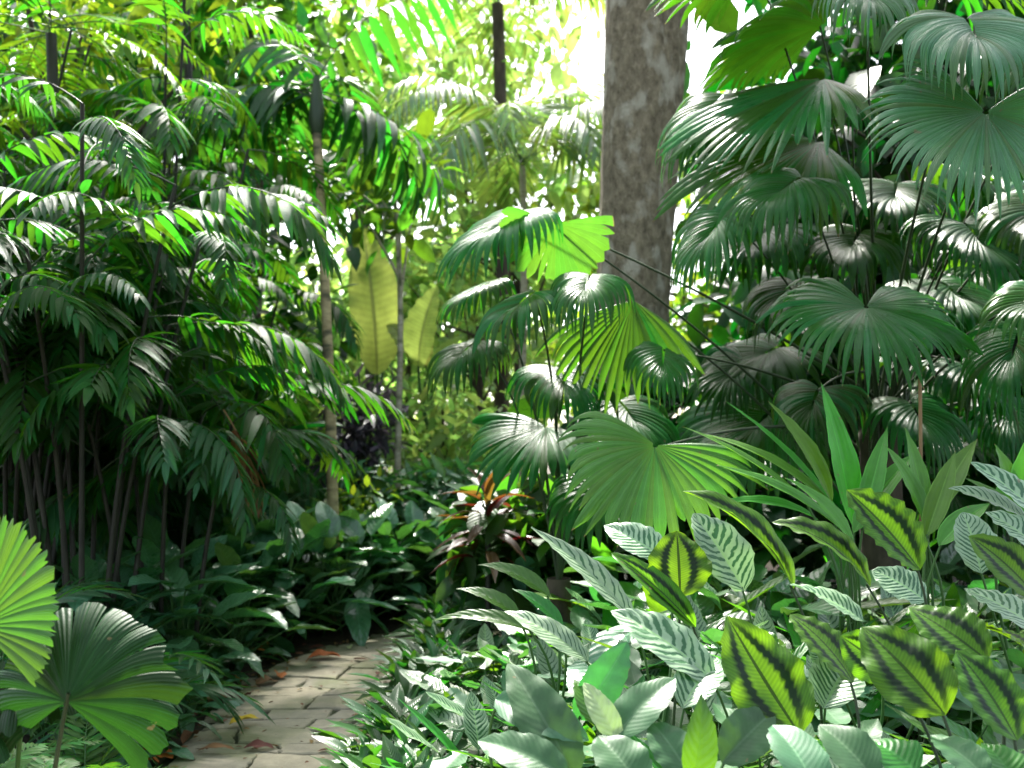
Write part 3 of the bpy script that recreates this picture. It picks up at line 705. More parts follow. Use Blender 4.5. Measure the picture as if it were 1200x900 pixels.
gC = 'dense clumps of cane palms left of the path'
clump_palm((-2.55, 5.9, .1), 'dark stemmed cane palm clump nearest the camera on the left, stems bare below', 13, 2.1, 3.3, ['clump', 'clump_cool'], 6, group=gC, bare=.34)
frd = frond_mb(L=.62, npair=9, ll=.20, lw=.04, a0=-.9, droop=.5, ldroop=1.2, seed=5)
dp = clump_palm((-2.25, 6.3, .1), 'slim young cane palm with one dead brown frond hanging among its green ones', 5, 1.3, 2.2, ['clump', 'clump_cool'], 5, group=gC, bare=.3)
o = link('frond', frd.mesh('dead_frond', M['dead'], M['petiole_brown']), dp, at(262, 480, 5.9) - np.array(dp.location), Euler((0, 0, -.6))); o['label'] = 'dead brown hanging frond'
clump_palm((-2.95, 7.7, .1), 'short bushy cane palm in front of the lilies, stems hidden by its own fronds', 9, .9, 1.9, ['clump', 'clump_cool'], 7, group=gC, bare=.6)
clump_palm((-3.3, 6.5, .15), 'cane palm clump at the left picture edge with crowded black stems', 13, 2.3, 3.9, ['clump', 'clump_cool'], 6, group=gC, bare=.36)
clump_palm((-3.25, 7.4, .1), 'leaning cane palm clump whose fronds hang out over the stone path', 8, 2.0, 3.1, ['clump', 'clump_cool'], 8, group=gC)
clump_palm((-2.9, 8.2, .15), 'tall cane palm clump standing behind the front left clumps', 8, 2.8, 4.6, ['clump'], 6, group=gC)
clump_palm((-4.3, 8.0, .15), 'tallest cane palm clump, farthest to the upper left', 8, 3.0, 5.2, ['clump'], 6, group=gC)
clump_palm((-2.9, 9.9, .1), 'cane palm clump beside the slender tan trunk, half in sun', 6, 1.4, 3.4, ['clump'], 7, group=gC, low=6)

clump_palm((-3.7, 7.3, .15), 'cane palm clump packed between the edge clump and the tall rear clump', 9, 1.6, 4.2, ['clump', 'clump_cool'], 7, group=gC, low=6)
clump_palm((-3.2, 9.2, .1), 'cane palm clump right behind the leaning one, reaching towards the tan trunk', 8, 1.6, 3.9, ['clump', 'clump_cool'], 8, group=gC, low=4)
# ------------------------------------------------------------------ slender palms in the middle
def slender_palm(loc, top, label, mat, nf, key, rad, crown_h, sc=1., shaft=True):
    loc = np.array(loc, float); top = np.array(top, float) - loc
    p = thing('slender_palm', label, 'palm', loc)
    pts = curve((0, 0, -.05), top, ctrl=top * .5 + np.array([.05, 0, 0]), n=24)
    rr = np.linspace(rad * 1.15, rad * .85, 24) * (1 + .06 * (np.arange(24) % 2))
    link('trunk', trunk_mesh(pts, rr, mat, 10), p)
    if shaft:
        q = MB(); q.add(*tube(curve(top - [0, 0, .05], top + [0, 0, crown_h], n=8), np.array([1, 1.5, 1.6, 1.5, 1.3, 1.1, .8, .5]) * rad, 9))
        link('crownshaft', q.mesh('crownshaft', M['petiole_dark']), p)
    for j in range(nf):
        az = j * 2.4 + .4
        if math.cos(az) < -.45: az += 1.3 if math.sin(az) < 0 else -1.3      # no frond hangs straight down in front of the trunk
        put_frond(p, key, top + np.array([0, 0, crown_h * (.5 + .5 * j / nf)]), az, tilt=random.uniform(-.5, .25), sc=sc * random.uniform(.85, 1.1))
    return p
b = at(393, 640, 8.6); b[2] = ground_h(b[0], b[1])
slender_palm(b, at(371, 150, 8.6), 'slender palm with tan lower trunk, dark crownshaft and broad leaflets left of the sunlit gap', 'trunk_tan', 9, 'broad', .044, .45, 1.0)
b = at(474, 640, 10.2); b[2] = ground_h(b[0], b[1])

def leafy_tree(name, label, cat, base, top, rad, bark, leafmat, clumps, per, crad, size, T=T_SMALL, asp=.45, group=None, limbs=5, seed=0, droop=.4, out=.6, flat=.8):
    """trunk + limbs + crown of leaves; clumps are points (world)"""
    base = np.array(base, float); top = np.array(top, float)
    r = np.random.default_rng(seed)
    p = thing(name, label, cat, base, group)
    q = MB(); n = 18
    t = np.linspace(0, 1, n)[:, None]
    pts = (top - base) * t + np.stack([.04 * np.sin(t[:, 0] * 5 + seed), .03 * np.sin(t[:, 0] * 4), 0 * t[:, 0]], 1) * np.linalg.norm(top - base) * .3
    q.add(*tube(pts, np.linspace(rad, rad * .55, n), 14), rnd=.5)
    clumps = np.asarray(clumps, float) - base
    pick = clumps[r.permutation(len(clumps))[:limbs]]
    for c in pick:
        f = r.uniform(.55, .98); s0 = pts[int(f * (n - 1))]
        q.add(*tube(curve(s0, c, n=8, ctrl=(s0 + c) / 2 + np.array([0, 0, .12 * np.linalg.norm(c - s0)])), np.linspace(rad * .45, rad * .08, 8), 6), rnd=.5)
    link('trunk', q.mesh('trunk', M[bark]), p)
    m = MB(); leaf_cloud(m, clumps, per, crad, size, T, asp, droop, seed, out, flat=flat)
    link('crown', m.mesh('crown', M[leafmat]), p)
    return p
def blob(c, r, n, seed):
    g = np.random.default_rng(seed); o = g.normal(0, 1, (n, 3)); o /= np.linalg.norm(o, axis=1)[:, None]
    return np.array(c) + o * (g.random(n) ** .4)[:, None] * np.array(r)

cl = np.concatenate([blob(at(455, 225, 10.2), (.7, .7, .45), 11, 2), blob(at(420, 190, 10.3), (.5, .6, .4), 4, 3)])
leafy_tree('sapling', 'slim sapling with straight grey stem and small oval leaves in the sunlit gap', 'tree', b, at(459, 215, 10.2), .040, 'trunk_pale', 'tree', cl, 12, .38, .24, T_SMALL2, .5, seed=4)

# ------------------------------------------------------------------ big trunk
def big_tree():
    base = at(724, 520, 8.6); base[2] = ground_h(base[0], base[1])
    p = thing('tree', 'huge tree with a thick mottled grey brown trunk right of the sunlit gap', 'tree', base)
    n, k = 220, 96
    top = at(760, -100, 8.6) - base; top = top / top[2] * 11.0
    H = np.linspace(-.1, 11, n); th = np.linspace(0, 2 * PI, k + 1)
    r = np.random.default_rng(3)
    R = .30 + .10 * np.exp(-H / .8) + .02 * (H / 6); R = R + .045 * np.clip((H - 3.0) / 3, 0, 1)
    lob = 1 + .05 * np.sin(3 * th[None] + H[:, None] * .4) + .03 * np.sin(5 * th[None] + 1 + H[:, None] * .2) + .012 * np.sin(11 * th[None] + H[:, None] * 2)
    bk = r.normal(0, 1, (n, k + 1)); bk[:, -1] = bk[:, 0]
    bk = (bk + np.roll(bk, 1, 0) + np.roll(bk, -1, 0) + np.roll(bk[:, :], 2, 0)) / 4
    lob = lob + .016 * bk + .018 * np.abs(np.sin(th[None] * 4.5 + 1.3 * np.sin(H[:, None] * 1.1))) + .012 * (np.sin(th[None] * 17 + 3 * np.sin(H[:, None] * 2.2)) > .8)
    X = top[0] / 11 * H[:, None] + R[:, None] * lob * np.cos(th)[None]; Y = top[1] / 11 * H[:, None] + R[:, None] * lob * np.sin(th)[None]
    P = np.stack([X, Y, np.repeat(H[:, None], k + 1, 1)], -1).reshape(-1, 3)
    q = MB(); q.add(P, grid_quads(n, k + 1), np.stack(np.meshgrid(np.linspace(0, 1, n), np.linspace(0, 1, k + 1), indexing='ij')[::-1], -1).reshape(-1, 2), rnd=.5)
    cl = blob(np.array([top[0] + 3.4, -1.0, 12.0]), (3.6, 4.5, 2.0), 20, 8)  # out-of-view crown, shifted right and thinned to place its shade
    for c in cl[:16]:
        s0 = np.array([top[0] / 11 * 10.5, 0, r.uniform(8.0, 10.8)])
        q.add(*tube(curve(s0, c, n=9, ctrl=(s0 + c) / 2 + np.array([0, 0, .5])), np.linspace(.16, .02, 9), 7), rnd=.5)
    link('trunk', q.mesh('trunk', M['bark']), p)
    m = MB(); leaf_cloud(m, cl, 60, 1.1, .30, T_TINY, .5, .3, 9, flat=.5)
    link('crown', m.mesh('crown', M['tree']), p)
big_tree()

# ------------------------------------------------------------------ foreground: leaves set one by one
def set_leaf(root, loc, base, tip, W, N, mat, prof='oval', arch=.5, fold=.2, wave=.02, waves=4, stalk_to=None, stalkmat='petiole', seed=0, n=22, m=11, quilt=0., twist=0., sr=.0045, label=None):
    base, tip = np.array(base, float), np.array(tip, float); L = np.linalg.norm(tip - base)
    V, Q, UV = leaf_grid(L, W, n, m, prof, arch, fold, wave, waves, twist, 0, seed, quilt)
    Fm = frame(tip - base, N)
    b = MB(); b.add(V @ Fm.T, Q, UV, rnd=random.random())
    o = link('leaf', b.mesh('leaf', M[mat]), root, base - loc)
    if label: o['label'] = label
    if stalk_to is not None:
        e = np.array(stalk_to, float) - base; d = unit(tip - base)
        ctrl = -d * min(.16, .45 * np.linalg.norm(e)) + e * .25
        q = MB(); q.add(*tube(curve(e, d * .015, ctrl=ctrl, n=10), np.linspace(sr * 1.5, sr, 10), 6), rnd=.5)
        link('stalk', q.mesh('stalk', M[stalkmat]), o)
    return o

def root_at(px, d):
    x = (px - 600) / F * d
    return np.array([x, d, float(ground_h(x, d))])

FG = []
def plant(name, label, cat, px, d, group=None):
    loc = root_at(px, d); FG.append(loc)
    return thing(name, label, cat, loc, group), loc

gB = 'calatheas with dark banded yellow green leaves in the right bed'
gS = 'calatheas with silver striped leaves in the right bed'
gA = 'broad leaved arum plants in the right bed'
CAMF = (0, -1, .25)
def banded(label, px, d, leaves):
    p, loc = plant('calathea', label, 'plant', px, d, gB)
    for i, (b, t, W, N, kw) in enumerate(leaves):
        k = dict(prof='oval', arch=.35, fold=random.uniform(.15, .45), wave=random.uniform(.02, .045), waves=random.choice([3, 5, 7]), twist=random.uniform(-.45, .45), seed=px + i, quilt=.0025, stalk_to=loc + rng.normal(0, .03, 3) * [1, 1, 0], stalkmat='petiole_dark', sr=.004); k.update(kw)
        set_leaf(p, loc, at(*b), at(*t), W, N, 'band', **k)
def striped(label, px, d, leaves):
    p, loc = plant('calathea', label, 'plant', px, d, gS)
    for i, (b, t, W, N, kw) in enumerate(leaves):
        k = dict(prof='oval', arch=.5, fold=random.uniform(.15, .5), wave=random.uniform(.012, .035), waves=random.choice([3, 4, 6]), twist=random.uniform(-.5, .5), seed=px + i, quilt=.003, stalk_to=loc + rng.normal(0, .03, 3) * [1, 1, 0], sr=.004); k.update(kw)
        set_leaf(p, loc, at(*b), at(*t), W, N, 'stripe', **k)

banded('banded calathea with one broad glowing upright leaf nearest the camera', 945, 2.75, [
    ((938, 862, 2.72), (852, 722, 2.86), .245, (.25, -1, .05), {'arch': -.2}),
    ((1000, 800, 2.95), (925, 720, 3.1), .16, (.5, -.6, .7), {'arch': .6}),
])
banded('banded calathea with four wide overlapping leaves at the right bottom', 1110, 2.65, [
    ((1108, 838, 2.62), (1010, 735, 2.80), .225, (.15, -1, .2), {'arch': .5}),
    ((1158, 775, 2.75), (1065, 712, 2.9), .19, (.05, -1, .45), {'arch': .5}),
    ((1050, 790, 2.85), (985, 745, 2.95), .15, (-.4, -1, .2), {'arch': .5}),
    ((1192, 868, 2.60), (1120, 762, 2.75), .19, (.45, -.9, .1), {'arch': .4}),
    ((1215, 770, 2.8), (1150, 735, 3.0), .13, (.4, -.8, .5), {'arch': .5}),
])
banded('banded calathea with one tilted leaf held high above the striped leaves, right of centre', 1068, 3.3, [
    ((1078, 668, 3.25), (992, 574, 3.35), .21, (.45, -.85, .35), {'arch': .4}),
    ((1020, 688, 3.3), (905, 612, 3.45), .15, (.30, -.35, .9), {'arch': 1.0, 'fold': .5}),
])
banded('banded calathea with a long folded dark leaf arching over the bed', 940, 3.45, [
    ((930, 690, 3.4), (800, 576, 3.55), .17, (.55, -.35, .75), {'arch': .9, 'fold': .6}),
    ((905, 770, 3.2), (880, 735, 3.3), .1, (.0, -.9, .4), {}),
])
banded('banded calathea with a round dark banded leaf in front of the large fan leaf', 790, 3.5, [
    ((797, 700, 3.4), (793, 622, 3.5), .225, (0, -1, .25), {'arch': .4}),
    ((815, 735, 3.35), (716, 648, 3.5), .11, (-.5, -.3, .8), {'arch': .8, 'fold': .7}),
])
banded('banded calathea at the right picture edge with a leaf pointing left', 1210, 3.0, [
    ((1215, 700, 3.0), (1135, 628, 3.1), .17, (.35, -.8, .45), {'arch': .5}),
])
striped('silver striped calathea with a long narrow leaf pointing up left', 740, 3.3, [
    ((745, 728, 3.25), (622, 618, 3.4), .11, (.3, -.55, .8), {'prof': 'lance', 'arch': .4}),
    ((780, 655, 3.6), (708, 616, 3.75), .15, (-.1, -.75, .6), {}),
    ((690, 775, 3.2), (592, 716, 3.3), .115, (.2, -.6, .8), {}),
])
striped('silver striped calathea with a broad striped leaf lying over the middle of the bed', 830, 3.1, [
    ((838, 800, 3.0), (716, 716, 3.15), .165, (.35, -.75, .65), {'arch': .6}),
    ((800, 830, 2.9), (840, 770, 3.1), .14, (-.3, -.8, .6), {}),
])
striped('silver striped calathea with a whitish upright leaf behind the round banded leaf', 865, 3.7, [
    ((872, 692, 3.6), (812, 602, 3.7), .205, (.3, -.9, .3), {}),
])
striped('silver striped calathea with grey green leaves between the banded leaves', 1010, 3.35, [
    ((1012, 728, 3.25), (925, 685, 3.35), .13, (.15, -.5, .85), {}),
    ((1085, 705, 3.3), (1022, 668, 3.4), .15, (.3, -.7, .6), {}),
    ((965, 830, 2.95), (1000, 770, 3.1), .17, (-.4, -.8, .45), {}),
    ((975, 785, 3.05), (952, 748, 3.1), .11, (.1, -.95, .3), {}),
])
striped('silver striped calathea at the right edge with narrow white leaves pointing left', 1215, 3.6, [
    ((1235, 625, 3.5), (1138, 542, 3.6), .14, (.25, -.6, .75), {}),
    ((1205, 610, 3.6), (1112, 572, 3.7), .10, (.2, -.5, .85), {}),
    ((1150, 672, 3.4), (1128, 600, 3.5), .15, (0, -1, .3), {}),
    ((1225, 745, 3.2), (1130, 690, 3.4), .16, (.2, -.6, .75), {}),
    ((1225, 650, 3.4), (1155, 600, 3.5), .14, (.2, -.6, .75), {}),
])
def arum(label, px, d, leaves, mat='arum', **kk):
    p, loc = plant('arum_plant', label, 'plant', px, d, gA)
    for i, (b, t, W, N, mt) in enumerate(leaves):
        B_, T_ = at(*b), at(*t); B_ = B_ + (B_ - T_) * (.30 if mt is None else 0)
        set_leaf(p, loc, B_, T_, W * .80, N, mt or mat, prof='oval' if mt != 'green' else 'lance', arch=.7, fold=.28, wave=.022, waves=random.choice([2, 3, 5]), twist=random.uniform(-.4, .4), seed=px + i, quilt=.0 if mt != 'green' else .003, stalk_to=loc + rng.normal(0, .04, 3) * [1, 1, 0])
arum('pale green arum with puckered leaves beside the path edge plants at the bottom centre', 640, 2.75, [
    ((655, 880, 2.7), (595, 778, 2.85), .20, (.1, -.85, .5), None),
    ((605, 830, 2.8), (690, 868, 2.7), .17, (0, -.75, .65), None),
    ((640, 900, 2.6), (560, 868, 2.7), .16, (-.2, -.6, .8), None),
])
arum('arum with one cream coloured leaf standing among grey green leaves', 720, 2.8, [
    ((690, 822, 2.9), (735, 752, 2.95), .155, (.2, -.9, .3), None),
    ((726, 872, 2.72), (684, 800, 2.80), .095, (.1, -1, .35), 'cream'),
    ((735, 850, 2.75), (792, 795, 2.85), .165, (-.25, -.75, .6), None),
    ((700, 850, 2.8), (672, 796, 2.9), .105, (.3, -.9, .3), 'green'),
])
arum('arum at the bottom edge with an upright glossy green leaf in front', 810, 2.6, [
    ((812, 925, 2.5), (822, 812, 2.58), .115, (.15, -1, .1), 'green'),
    ((740, 910, 2.6), (700, 862, 2.7), .19, (0, -.7, .7), None),
    ((800, 900, 2.65), (762, 845, 2.75), .18, (.1, -.7, .7), None),
    ((860, 880, 2.65), (905, 835, 2.75), .17, (0, -.75, .65), None),
])
arum('arum with wide leaves low under the glowing banded leaf at the bottom right', 950, 2.5, [
    ((945, 910, 2.45), (905, 850, 2.6), .17, (.2, -.75, .6), None),
    ((1010, 900, 2.5), (960, 850, 2.6), .17, (.1, -.7, .7), None),
    ((1075, 905, 2.5), (1020, 868, 2.6), .18, (.1, -.7, .7), 'green'),
    ((1140, 900, 2.5), (1090, 862, 2.6), .16, (.1, -.7, .7), None),
    ((1190, 915, 2.5), (1150, 870, 2.6), .16, (.1, -.7, .7), 'green'),
])

# strap leaved plants
def strappy(label, px, d, leaves, cat='plant', mat='strap'):
    p, loc = plant('strap_plant', label, cat, px, d, 'strap leaved plants under the right fan palm')
    for i, (b, t, W, N, ar) in enumerate(leaves):
        set_leaf(p, loc, at(*b), at(*t), W, N, mat, prof='lance', arch=ar, fold=.45, wave=.01, seed=px + i, n=18, m=7, stalk_to=loc + rng.normal(0, .03, 3) * [1, 1, 0], sr=.005)
strappy('lush strap leaved plant with one tall pointed blade, below the round fan leaf', 985, 4.4, [
    ((1000, 618, 4.4), (962, 448, 4.45), .15, (.35, -.9, .2), .25),
    ((975, 590, 4.4), (900, 470, 4.5), .13, (.5, -.7, .5), .5),
    ((980, 600, 4.35), (822, 508, 4.5), .12, (.2, -.35, .9), .6),
    ((950, 595, 4.3), (800, 500, 4.4), .075, (.2, -.35, .9), .4),
    ((985, 620, 4.2), (840, 545, 4.2), .10, (.2, -.45, .9), .5),
    ((1000, 625, 4.3), (1075, 530, 4.5), .12, (-.4, -.6, .6), .6),
    ((1010, 620, 4.3), (1040, 500, 4.5), .10, (-.3, -.8, .4), .5),
    ((1000, 640, 4.1), (920, 560, 4.2), .11, (.3, -.5, .8), .7),
    ((985, 605, 4.4), (850, 470, 4.6), .06, (.3, -.5, .8), .4),
    ((960, 610, 4.4), (835, 590, 4.3), .10, (.1, -.4, .9), .7),
])
strappy('strap leaved plant with yellow green blades beside the dry brown stalk', 1090, 4.2, [
    ((1085, 615, 4.2), (1035, 520, 4.3), .11, (.4, -.7, .5), .5),
    ((1090, 610, 4.2), (1145, 515, 4.3), .12, (-.45, -.7, .5), .5),
    ((1085, 630, 4.1), (1120, 528, 4.2), .10, (-.3, -.8, .3), .4),
    ((1090, 640, 4.1), (1010, 590, 4.2), .10, (.2, -.5, .9), .6),
    ((1085, 620, 4.2), (1060, 500, 4.4), .09, (.2, -.9, .3), .4),
    ((1100, 640, 4.0), (1160, 590, 4.1), .11, (-.2, -.6, .8), .7),
])
strappy('strap leaved plant at the right edge with a broad bright blade', 1215, 4.2, [
    ((1185, 615, 4.1), (1235, 470, 4.2), .13, (-.4, -.8, .3), .4),
    ((1190, 600, 4.1), (1165, 520, 4.2), .10, (.3, -.8, .4), .5),
    ((1170, 590, 4.2), (1225, 540, 4.2), .12, (-.3, -.6, .7), .5),
    ((1200, 620, 4.1), (1130, 560, 4.2), .10, (.3, -.6, .8), .6),
])
strappy('low strap leaved plant with a curved green blade near the cordyline', 620, 4.1, [
    ((645, 700, 4.1), (560, 662, 4.2), .10, (.1, -.5, .9), .9),
    ((625, 740, 3.9), (505, 728, 4.0), .09, (0, -.4, .95), .8),
    ((610, 725, 4.0), (535, 690, 4.1), .10, (.1, -.4, .95), .8),
    ((660, 735, 3.9), (600, 690, 4.0), .08, (.2, -.5, .9), .7),
], mat='green')

# ------------------------------------------------------------------ rosettes for the beds
def leaf_variants(key, mat, n, L, W, prof, arch, fold, wave, stalkfrac, stalkmat='petiole', ng=12, mg=7, quilt=0., sr=.0035):
    out = []
    for k in range(n):
        r = np.random.default_rng(hash_(key) + k)
        l = L * r.uniform(.85, 1.15)
        V, Q, UV = leaf_grid(l, W * r.uniform(.85, 1.15), ng, mg, prof, arch * r.uniform(.7, 1.4), fold, wave, 3, r.normal(0, .2), .6, hash_(key) + k, quilt)
        # blade starts at end of the stalk: elevation 0 = along +Y
        bl = MB(); dr = r.uniform(.3, 1.2)
        sl = l * stalkfrac
        st = curve((0, 0, 0), (0, sl, 0), n=7, ctrl=(0, sl * .5, .06 * sl))
        c, s = math.cos(-dr), math.sin(-dr)
        V2 = np.stack([V[:, 0], V[:, 1] * c - V[:, 2] * s + sl, V[:, 1] * s + V[:, 2] * c], 1)
        bl.add(V2, Q, UV, rnd=r.random())
        q = MB(); q.add(*tube(st, np.linspace(sr * 1.4, sr, 7), 5), rnd=.5)
        out.append((bl.mesh(key + '_leaf', M[mat]), q.mesh(key + '_stalk', M[stalkmat])))
    return out
LV = {}
LV['lily'] = leaf_variants('lily', 'lily', 6, .24, .125, 'oval', 1.0, .35, .03, 1.0)
LV['arum'] = leaf_variants('arum', 'arum', 6, .26, .125, 'oval', .6, .2, .04, 1.3)
LV['striped'] = leaf_variants('striped', 'stripe', 5, .26, .125, 'oval', .6, .25, .02, 1.1, ng=16, mg=9, quilt=.002)
LV['green'] = leaf_variants('green', 'green', 5, .28, .09, 'lance', .8, .35, .02, .8)
LV['ti'] = leaf_variants('ti', 'ti', 6, .38, .085, 'lance', 1.2, .5, .02, .25)
LV['cover'] = leaf_variants('cover', 'cover', 6, .15, .055, 'lance', .8, .4, .02, .9, ng=7, mg=5, sr=.002)
LV['big'] = leaf_variants('big', 'green', 4, .60, .30, 'cord', .6, .25, .03, 1.2, sr=.008)
LV['lime'] = leaf_variants('lime', 'tree_lime', 4, .30, .10, 'lance', .8, .35, .02, .7)

def rosette(name, label, cat, x, y, key, n, group=None, el=(.5, 1.3), sc=(.8, 1.15), lift=0., rad=.04, keys=None, z=None):
    loc = np.array([x, y, float(ground_h(x, y)) if z is None else z])
    p = thing(name, label, cat, loc, group)
    for j in range(n):
        v = LV[random.choice(keys) if keys else key]
        bl, st = v[random.randrange(len(v))]
        f = j / max(1, n - 1)
        e = el[0] + (el[1] - el[0]) * f + random.uniform(-.15, .15)
        az = j * 2.399 + random.uniform(-.3, .3)
        o = link('leaf', bl, p, (rad * math.cos(az), rad * math.sin(az), lift * f), Euler((e, random.uniform(-.2, .2), az), 'XYZ'), random.uniform(*sc) * (1.1 - .25 * f))
        link('stalk', st, o)
    return p

# peace lily bed at the end of the path
gL = 'broad leaved lilies in the bed at the end of the path'
lab_l = 'dark glossy broad leaved lily in the bed where the path ends'
k = 0
for yy in np.arange(6.1, 11.4, .37):
    for xx in np.arange(-2.4, .9, .37):
        x, y = xx + random.uniform(-.13, .13), yy + random.uniform(-.13, .13)
        dmin = min(np.hypot(x - q[0], y - q[1]) for q in [path_pt(s, 0) for s in np.arange(6, 13, .2)])
        if dmin < .72 or (y < 8.2 and x > -1.0): continue
        if y > 10.4 and x > -.2: continue
        zl = 'left of the path' if y < 7.9 and x < -1.5 else ('straight behind the end of the path' if y < 9.2 else 'at the back of the bed behind the path end')
        rosette('lily', 'dark glossy broad leaved lily ' + zl, 'plant', x, y, 'lily', 18, gL, (.35, 1.45), (1.25, 2.0), lift=.22 + .18 * (y > 7.6))

# path-edge cover, right
gE = 'low leafy plants spilling onto the right path edge'
for k in range(64):
    y = random.uniform(3.6, 8.0); x = -.62 + abs(random.gauss(0, .26)) + .06 * math.sin(y * 3)
    if k < 34: x = -.60 + random.uniform(.0, .22)
    n = 20
    rosette('cover_plant', 'small leaved green plant along the right path edge, ' + ('nearest stretch' if y < 5 else ('middle stretch' if y < 6.5 else 'far stretch')), 'plant', x, y, 'cover', n, gE, (.15, 1.3), (.9, 1.45), lift=.10, rad=.03)

# mixed bed, right
gM = 'mixed foliage plants filling the right bed'
for k in range(150):
    y = random.uniform(2.7, 6.0); x = random.uniform(-.35, 2.9)
    if x > (1250 - 600) / F * y + .3: continue
    row = 'in the front row' if y < 3.6 else ('in the middle' if y < 4.7 else 'at the back')
    px_ = 600 + x / y * F; sid = 'near the path' if px_ < 760 else ('midway along' if px_ < 980 else 'at the right end')
    kind = random.choices(['arum', 'striped', 'green', 'cover'], [2.6, 1.6, 2.6, 2.6])[0]
    labs = {'arum': ('arum_plant', 'grey green arum ' + row + ' of the right bed, ' + sid, 10), 'striped': ('calathea', 'low silver striped calathea ' + row + ' of the right bed, ' + sid, 9),
            'green': ('leafy_plant', 'glossy green leafy plant ' + row + ' of the right bed, ' + sid, 10), 'cover': ('cover_plant', 'small leaved ground plant ' + row + ' of the right bed, ' + sid, 20)}[kind]
    rosette(labs[0], labs[1], 'plant', x, y, kind, labs[2], {'arum': 'arums', 'striped': 'low striped calatheas', 'green': 'glossy green plants', 'cover': 'small leaved ground plants'}[kind] + ' filling the right bed', (.5, 1.35), (.75, 1.15))

LV['strap'] = leaf_variants('strap', 'strap', 5, .46, .065, 'lance', .7, .45, .01, .35)
for k in range(11):
    y = random.uniform(4.0, 5.2); x = random.uniform(.95, 2.6)
    rosette('strap_plant', 'low tuft of arching strap leaves below the right fan palm', 'plant', x, y, 'strap', 13, 'tufts of strap leaves below the right fan palm', (.45, 1.3), (.9, 1.35))
LV['blade'] = leaf_variants('blade', 'green', 5, .34, .045, 'lance', .8, .45, .01, .5)
for k in range(30):
    y = random.uniform(2.9, 5.0); x = random.uniform(-.25, 2.3)
    rosette('grassy_plant', 'tuft of thin pointed leaves ' + ('near the front of the right bed' if y < 3.8 else 'farther back in the right bed') + (' on the path side' if x < .8 else ' on the far side'), 'plant', x, y, 'blade', 12, 'thin leaved tufts in the right bed', (.5, 1.4), (.8, 1.4))
gD = 'dark green leafy plants between the right bed and the fan palms'
for k in range(34):
    y = random.uniform(5.0, 8.0); x = random.uniform(.1, 4.4)
    rosette('leafy_plant', 'dark green leafy plant in the shade below the fan palms, ' + ('left of the big trunk' if x < 1.0 else ('near the right palm trunk' if x < 2.8 else 'at the right picture edge')), 'plant', x, y, 'lily', 11, gD, (.5, 1.35), (1.2, 2.0), keys=['lily', 'green', 'lily'])
# cordyline
b = root_at(572, 6.9)
p = rosette('cordyline', 'dark red and bronze cordyline at the end of the path', 'shrub', b[0], b[1], 'ti', 34, None, (.2, 1.45), (.75, 1.1), lift=.40, rad=.03, z=.72)
q = MB(); q.add(*tube(curve((0, 0, -.75), (0, 0, .45), n=6), .02, 7)); link('stem', q.mesh('stem', M['stem_dark']), p)

# left bank: low palms, ferns, covers
gLow = 'young feathery palms along the left path edge'
for i, (x, y) in enumerate([(-2.0, 5.0), (-2.25, 5.7), (-2.1, 4.5), (-2.5, 4.8), (-2.7, 5.4), (-2.95, 6.0)]):
    loc = (x, y, float(ground_h(x, y)))
    p = thing('young_palm', ['young feathery palm leaning over the left path edge, nearest the stones', 'young feathery palm under the cane palm fronds left of the path', 'young feathery palm beside the ferns left of the path', 'young feathery palm behind the toothed fan leaves', 'young feathery palm among the bare cane stems', 'young feathery palm deepest in shade at the far left'][i], 'palm', loc, gLow)
    for j in range(11):
        put_frond(p, 'low', (0, 0, .02 + .02 * j), j * 2.4 + random.uniform(-.3, .3), tilt=random.uniform(-.2, .25), sc=random.uniform(.75, 1.1))
gF = 'lacy ferns in the lower left corner'
for i, (x, y) in enumerate([(-1.55, 3.3), (-1.75, 3.7), (-1.95, 3.3), (-1.7, 3.0), (-2.1, 3.9), (-1.5, 2.9), (-1.8, 4.2), (-1.72, 3.5)]):
    p = thing('fern', 'lacy light green fern in the lower left corner below the fan leaves', 'fern', (x, y, float(ground_h(x, y))), gF)
    for j in range(14):
        put_frond(p, 'fern', (0, 0, .02), j * 2.4 + random.uniform(-.3, .3), tilt=random.uniform(-.3, .3), sc=random.uniform(.8, 1.25))
gE2 = 'low leafy plants along the left path edge'
for k in range(22):
    y = random.uniform(4.2, 7.4); x = -1.80 - abs(random.gauss(0, .14)) - .05 * (y > 6)
    rosette('cover_plant', 'small dark leaved plant at the left path edge, ' + ('nearest stretch' if y < 5.3 else 'farther stretch'), 'plant', x, y, 'lily', 10, gE2, (.2, 1.2), (.5, .8), rad=.02)

